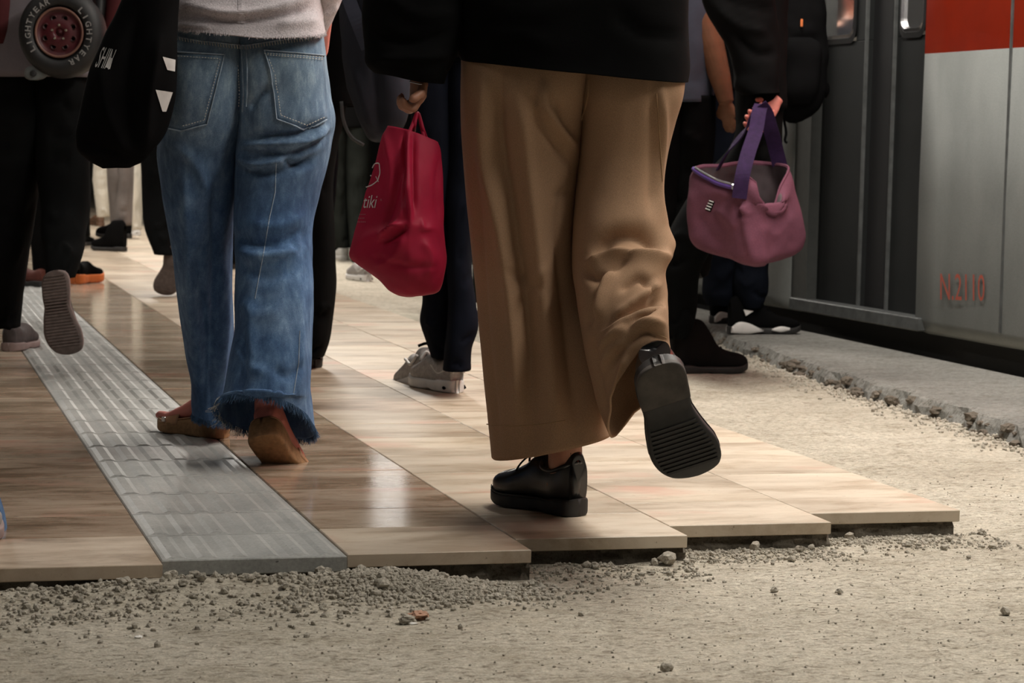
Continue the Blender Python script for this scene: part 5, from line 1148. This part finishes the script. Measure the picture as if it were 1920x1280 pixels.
In=A[2:26].copy(); c=In.mean(axis=1,keepdims=True); In=c+(In-c)*np.array([.93,.93,1]); ln=lmesh('lining',In,M_lining,pb,False,True)
B=Buf(); rimc=A[0]; ii=[k for k in range(108)]; B.tube([rimc[k] for k in list(range(0,108,2))+[0]],.004,6); B.build('rim_piping',M_mauve,pb,True)
B=Buf(); i0=[k for k in range(108) if 1300<=proj(rimc[k])[0]<=1395 and rimc[k][1]<DP-.01]; i0=sorted(i0,key=lambda k:proj(rimc[k])[0]); B.tube(smooth_path([rimc[k]+[0,-.012,.002] for k in i0],2),.008,6); B.build('zip_tape',plain('violet_zip_tape',(.07,.03,.18),.7),pb,True)
B=Buf(); B.tube(smooth_path([rimc[k]+[0,-.016,.012] for k in i0[2:-2]],2),.0035,6); B.build('zip_teeth',M_chrome,pb,True)
B=Buf(); B.box(P(1378,350,DP-.21),(.022,.008,.018),None,.003); B.box(P(1384,356,DP-.212),(.012,.006,.022),None,.002); B.build('zip_slider',M_chrome,pb)
def band(name,pts,w_,m,par,th=.004,side=(1,0,0)):
    pts=smooth_path(np.array(pts),6); V=[];F=[]; s=np.array(side,float)
    for i,p in enumerate(pts):
        t=nrm(pts[min(i+1,len(pts)-1)]-pts[max(i-1,0)]); q=nrm(s-t*(s@t)); n=np.cross(t,q); V+=[p-q*w_/2-n*th/2,p+q*w_/2-n*th/2,p+q*w_/2+n*th/2,p-q*w_/2+n*th/2]
    for i in range(len(pts)-1):
        for k in range(4): F.append((i*4+k,i*4+(k+1)%4,i*4+4+(k+1)%4,i*4+4+k))
    F+=[(3,2,1,0),tuple(len(V)-4+k for k in range(4))]; o=mesh(name,V,F,m,par,False); return o
band('strap',[P(1386,372,DP-.215),P(1392,330,DP-.215),P(1402,290,DP-.17),P(1418,240,DP-.07),P(1424,206,DP-.02),P(1428,196,DP+.02)],.048,M_purple,pb)
band('strap',[P(1464,318,DP+.10),P(1456,285,DP+.08),P(1444,240,DP+.03),P(1432,206,DP+.0),P(1424,197,DP-.01)],.050,M_purple,pb)
band('strap',[P(1346,318,DP+.08),P(1368,280,DP+.05),P(1400,240,DP+.02),P(1420,204,DP+.01)],.034,M_purple,pb,.004,(.5,0,.8))
B=Buf(); lb=Buf()
o=poly('label_patch',[(1331,374),(1341,378),(1333,398),(1323,394)],BP,M_black,pb,.001,DP)
for k in range(4): 
    lb=Buf(); y=377+k*5; x=1334.5-k*2.2
    pts=[onsurf(BP,x-4,y-1.5,.002,DP)[0],onsurf(BP,x+4,y+1.5,.002,DP)[0]]; lb.tube(pts,.0020,5); lb.build('label_bar',M_print,o)
# 6: slate t-shirt person with bare brown arm
D6=8.85
legs=[[(180,1205,1290,0,.13),(300,1206,1288,0,.13),(420,1212,1280,0,.12),(520,1216,1270,0,.11),(600,1218,1266,.02,.1),(626,1220,1264,.02,.09)],
      [(180,1262,1341,0,.13),(240,1260,1340,0,.135),(300,1256,1337,0,.13),(400,1248,1326,-.01,.125),(500,1240,1300,-.03,.115),(600,1240,1290,-.03,.105),(628,1246,1286,-.02,.09)]]
top=[(-400,1270,1330,0,.06),(-360,1225,1360,0,.1),(-300,1210,1380,0,.125),(-180,1206,1378,0,.13),(-60,1208,1356,0,.13),(60,1212,1345,0,.135),(150,1214,1340,0,.14),(192,1216,1338,0,.142)]
slv=smooth_path(np.array([rowring(y,a,b,D6-.05,r,2.2,72) for y,a,b,r in((-340,1345,1396,.05),(-250,1312,1396,.07),(-120,1296,1378,.075),(-30,1290,1352,.07),(28,1292,1342,.062))]),6)
pr6,V,F,sp,bv,tt=walker('person in slate blue t-shirt with bare brown arm and black trousers beside the black jacket',G(1250,672,FZ),D6,legs,M_bktrouser,top,M_tee,
   [(dict(DKS),flatM(1236,664,20,FZ),.25,.045,1),(dict(DKS),flatM(1264,668,30,FZ),.25,.045,-1)],(1270,180),sd=6,extra=(slv,),sleeves=False,
   arms=(inarm(1240,-150,D6+.03),[(P(1322,30,D6-.07),.036),(P(1362,186,D6-.12),.023),(P(1364,200,D6-.12),(.024,.018))]))
w_=P(1361,192,D6-.12); h=fingers(w_,P(1366,232,D6-.12)-w_,(-.9,.5,0),(.6,.7,-.2),(.078,.085,.08,.064),((18,28,20),(20,30,20),(24,34,22),(28,38,22)),palm=.062,scale=.92,spread=.013,r=.0088)
ar=Buf(); ar.tube(smooth_path([P(1316,-20,D6-.06),P(1318,40,D6-.07),P(1334,90,D6-.09),P(1350,145,D6-.11),P(1362,192,D6-.12)],6),list(np.interp(np.linspace(0,4,25),[0,1,2,3,4],[.050,.056,.050,.040,.028])),20)
fin(pr6,V,F,sp,M_skindk,(h,(ar.V,ar.F)))
# 7: black-trousered person behind the jeans, with slate rucksack
D7=7.5
legs=[[(120,520,600,0,.12),(250,520,604,0,.12),(400,524,600,0,.11),(500,530,590,.02,.1),(600,536,580,.05,.1),(640,540,578,.06,.095)],
      [(120,590,664,0,.12),(200,588,650,0,.12),(270,580,634,0,.12),(350,572,624,0,.11),(450,568,628,0,.105),(540,566,630,0,.10),(600,566,624,.0,.10),(645,566,616,0,.095),(668,568,607,0,.09)]]
top=[(-500,580,650,0,.06),(-455,540,690,0,.1),(-400,515,715,0,.125),(-250,515,712,0,.13),(-80,522,705,0,.13),(60,525,690,0,.135),(160,524,680,0,.14),(200,526,672,0,.14)]
pr7,V,F,sp,bv,tt=walker('person in all black walking beyond the blue jeans, slate rucksack on the back',G(595,688),D7,legs,M_bktrouser,top,M_black,
   [(dict(DKS),flatM(556,660,-5),.27,.046,1),(dict(DKS),flatM(588,690,-8),.27,.046,-1)],(590,130),sd=7)
fin(pr7,V,F,sp,M_skin)
rk=empty('rucksack',P(700,265,7.2),'slate grey drawstring rucksack hanging behind the black sleeve','backpack')
R_=[rowring(y,a,b,7.2,r,2.4,72) for y,a,b,r in((-150,655,740,.05),(-60,640,760,.09),(20,636,764,.10),(90,640,766,.11),(150,648,768,.11),(200,662,764,.10),(240,680,752,.08),(262,694,732,.05),(268,706,722,.015))]
A=folds(smooth_path(np.array(R_),7),[([(660,120),(680,180),(700,250)],8,.012),([(700,100),(710,180),(715,250)],9,-.012)],.008,(9,9,6),57)
ro,_b=join_lofts('pack_body',[A],cloth('slate_nylon',(.020,.023,.034),.3),rk)
B=Buf(); B.tube(smooth_path([P(640,190,7.1),P(644,225,7.1),P(660,258,7.1),P(682,272,7.1)],5),.006,6); B.build('cord',plain('grey_cord',(.06,.065,.07),.7),rk,True)
band('shoulder_strap',[P(690,90,7.08),P(672,45,7.08),P(655,0,7.1),P(640,-80,7.15),P(630,-300,7.3)],.042,cloth('slate_webbing',(.035,.04,.06),.3),rk)
# 8: dark grey-green trousers, white sneaker, farther
D8=15.4
legs=[[(200,612,652,0,.13),(300,610,652,0,.13),(380,616,652,0,.12),(440,624,654,0,.11),(464,630,656,0,.1)],[(200,648,696,0,.13),(300,648,694,0,.13),(380,650,690,-.03,.12),(440,654,688,-.06,.11),(490,660,690,-.1,.1)]]
top=[(-60,640,670,0,.06),(-35,615,695,0,.1),(0,600,710,0,.13),(100,600,710,0,.14),(200,602,704,0,.14),(240,602,702,0,.14)]
WS=dict(base='sneaker',us=plain('white_leather',(.6,.59,.57),.5),so=M_whiterub,laces=M_whiterub,hs=1.1)
pr8,V,F,sp,bv,tt=walker('distant person in dark green grey trousers and white sneakers left of the red carrier bag',G(660,490,FZ),D8,legs,M_green,top,M_black,
   [(dict(WS),flatM(645,488,-10,FZ),.27,.05,1),(dict(RUN),flatM(690,528,-25,FZ),.27,.05,-1)],(652,215),sd=8)
fin(pr8,V,F,sp,M_skin)
# 9: person with taupe sole lifted between jeans and tote
D9=11.0
M9=lift(326,462,10.75,(-.22,.1,-.96),(0,1,.15))
legs=[[(180,262,322,0,.13),(280,264,324,0,.13),(340,267,324,-.03,.12),(400,270,328,-.08,.12),(440,276,330,-.14,.11),(476,290,332,-.2,.10)],[(180,312,372,0,.13),(280,314,372,0,.13),(400,322,368,0,.12),(500,330,366,.05,.11),(530,334,364,.06,.1)]]
top=[(-300,300,340,0,.06),(-270,265,375,0,.1),(-230,248,390,0,.13),(-60,248,390,0,.14),(80,252,386,0,.14),(200,256,382,0,.14)]
pr9,V,F,sp,bv,tt=walker('person in black trousers beyond the tote bag, brown sole lifted toward the viewer',G(345,545),D9,legs,M_bktrouser,top,M_black,
   [(dict(DKS,so=M_solegrey,treads=True,treadm=M_solegrey,sidecol=M_solered),M9,.235,.058,1),(dict(DKS),flatM(350,548,-5),.27,.05,-1)],(317,200),sd=9)
fin(pr9,V,F,sp,M_skin)
# 10: red and orange shoes behind the lifted taupe sole
D10=11.4
legs=[[(150,40,96,0,.13),(280,44,96,0,.13),(400,54,96,0,.12),(480,62,96,0,.11),(512,66,94,0,.1)],[(150,90,150,0,.13),(280,92,150,0,.13),(400,98,148,0,.12),(470,106,148,0,.11),(506,110,148,0,.1)]]
top=[(-320,80,116,0,.06),(-290,48,148,0,.1),(-250,28,165,0,.13),(-60,28,165,0,.14),(80,32,160,0,.14),(170,36,156,0,.14)]
RS=dict(base='sneaker',us=M_redshoe,so=M_rubber,laces=M_black); OS=dict(base='sneaker',us=M_black,so=M_orange,laces=M_black,st=.045)
pr10,V,F,sp,bv,tt=walker('dark clothed person with red brown and orange shoes mostly hidden by the lifted taupe sole',G(105,535),D10,legs,M_black,top,M_maroon,
   [(RS,flatM(84,538,-62),.27,.05,1),(OS,flatM(140,533,15),.27,.05,-1)],(95,170),sd=10)
fin(pr10,V,F,sp,M_skin)
# 11: grey-brown trousers and black boots
D11=15.2
legs=[[(200,196,232,0,.12),(300,200,234,0,.12),(380,206,236,0,.11),(420,208,236,0,.1)],[(200,222,260,0,.12),(300,220,250,0,.12),(380,216,248,-.03,.11),(422,215,246,-.04,.1)]]
top=[(-60,218,244,0,.06),(-40,195,265,0,.1),(-10,184,276,0,.13),(100,184,274,0,.14),(220,188,268,0,.14)]
BT=dict(base='boot',us=M_black,so=M_rubber,hs=1.05)
pr11,V,F,sp,bv,tt=walker('distant person in grey brown trousers and tall black boots under the tote bag',G(222,474),D11,legs,M_grey,top,M_black,
   [(dict(BT),flatM(246,447,-70,.06),.26,.047,1),(dict(BT),flatM(236,472,-62),.27,.05,-1)],(228,215),sd=11)
fin(pr11,V,F,sp,M_skin)
# 12: white trousers
D12=17.0
legs=[[(240,168,212,0,.13),(310,172,212,0,.13),(350,176,208,0,.12),(390,182,206,0,.11),(406,184,204,0,.1)],[(240,226,268,0,.13),(310,236,268,0,.13),(360,240,266,0,.12),(410,246,264,0,.11),(430,248,264,0,.1)]]
top=[(0,205,230,0,.06),(15,186,252,0,.1),(45,172,266,0,.13),(120,170,268,0,.14),(250,168,268,0,.14)]
pr12,V,F,sp,bv,tt=walker('distant person in white trousers with brown and pale shoes beyond the black boots',G(215,430),D12,legs,M_white,top,M_grey,
   [(dict(base='sneaker',us=M_brownshoe,so=M_brownshoe),flatM(190,424,-30),.27,.05,1),(dict(WS),flatM(257,442,-20),.27,.05,-1)],(218,255),sd=12)
fin(pr12,V,F,sp,M_skin)
# 13: blue jeans reaching in at the left border
D13=4.25
legs=[[(300,-330,-200,0,.1),(600,-310,-190,0,.1),(900,-270,-170,0,.1),(1000,-250,-160,0,.1)],[(300,-210,-70,0,.1),(600,-190,-60,0,.1),(900,-130,-20,0,.1),(985,-80,2,0,.1),(1014,-76,5,0,.1)]]
top=[(-620,-260,-200,0,.06),(-560,-320,-120,0,.1),(-500,-350,-80,0,.12),(-200,-340,-80,0,.12),(100,-340,-75,0,.12),(300,-335,-70,0,.12)]
pr13,V,F,sp,bv,tt=walker('person at the left border, only a sliver of blue jean showing',G(-40,1040),D13,legs,M_denim,top,M_black,
   [(dict(SNK),flatM(-95,1040,-40),.24,.042,1),(dict(SNK,us=M_greymesh),flatM(-40,1044,-10),.24,.038,-1)],(-205,280),sd=13,wd=.6,sleeves=False,arms=(inarm(-240,-200,D13),inarm(-170,-200,D13)))
fin(pr13,V,F,sp,M_skin)
# crowd farther along the platform
far=[(-60,9.5,'left of the wheel backpack person'),(460,13.2,'directly beyond the blue jeans'),(560,12.,'between the blue jeans and the red bag'),(868,10.6,'behind the red carrier bag'),(960,11.5,'behind the left tan trouser leg'),(1130,10.2,'behind the right tan trouser leg'),(590,16.2,'beyond the green grey trousers'),(400,17.5,'beyond the brown soled walker'),(120,15.5,'far behind the wheel backpack'),(30,19.,'far at the left'),(875,13.2,'behind the black sleeve')]
for i,(x,d,wh) in enumerate(far):
    vv=.96508*(x-960)/FPX*d+.26194*d; zf=FZ if 2.14<vv<3.3 else 0.
    s=FPX/d; gy=276+.022*(x-960)+(.72-zf)*s; Y=lambda h:gy-h*s; hw=.2*s; st_=.05*s*(1 if i%2 else -1)
    legs=[[(Y(.92),x-hw*.95,x+2,0,.13),(Y(.75),x-hw,x,0,.13),(Y(.5),x-hw*.95,x-hw*.15,.03,.11),(Y(.25),x-hw*.85,x-hw*.2,.06,.10),(Y(.07),x-hw*.85,x-hw*.2,.08,.10)],
          [(Y(.92),x-2,x+hw*.95,0,.13),(Y(.75),x,x+hw,0,.13),(Y(.5),x+hw*.15,x+hw*.95,-.03,.11),(Y(.25),x+hw*.2,x+hw*.85,-.06,.10),(Y(.07),x+hw*.2,x+hw*.85,-.08,.10)]]
    top=[(Y(1.48),x-.06*s,x+.06*s,0,.06),(Y(1.44),x-.14*s,x+.14*s,0,.08),(Y(1.36),x-.22*s,x+.22*s,0,.11),(Y(1.1),x-.23*s,x+.23*s,0,.13),(Y(.85),x-.215*s,x+.215*s,0,.14)]
    g1=G(x-hw*.5,gy,zf); g2=G(x+hw*.5,gy,zf); lm=[M_bktrouser,M_dkjean,M_navy,M_green][i%4]
    pr_,V,F,sp,bv,tt=walker('person in %s walking %s'%(['black trousers and black coat','indigo jeans and black coat','navy trousers and dark coat','dark green trousers and black coat'][i%4],wh),G(x,gy,zf),d,legs,lm,top,[M_black,M_black2,M_navy][i%3],
       [(dict(DKS),placeM(g1,g1+[-.1,1,0]),.27,.047,1),(dict(DKS),placeM(g2,g2+[.1,1,0]),.27,.047,-1)],(x,Y(.92)),sd=20+i,H_=1.6+.03*(i%5))
    fin(pr_,V,F,sp,M_skin)
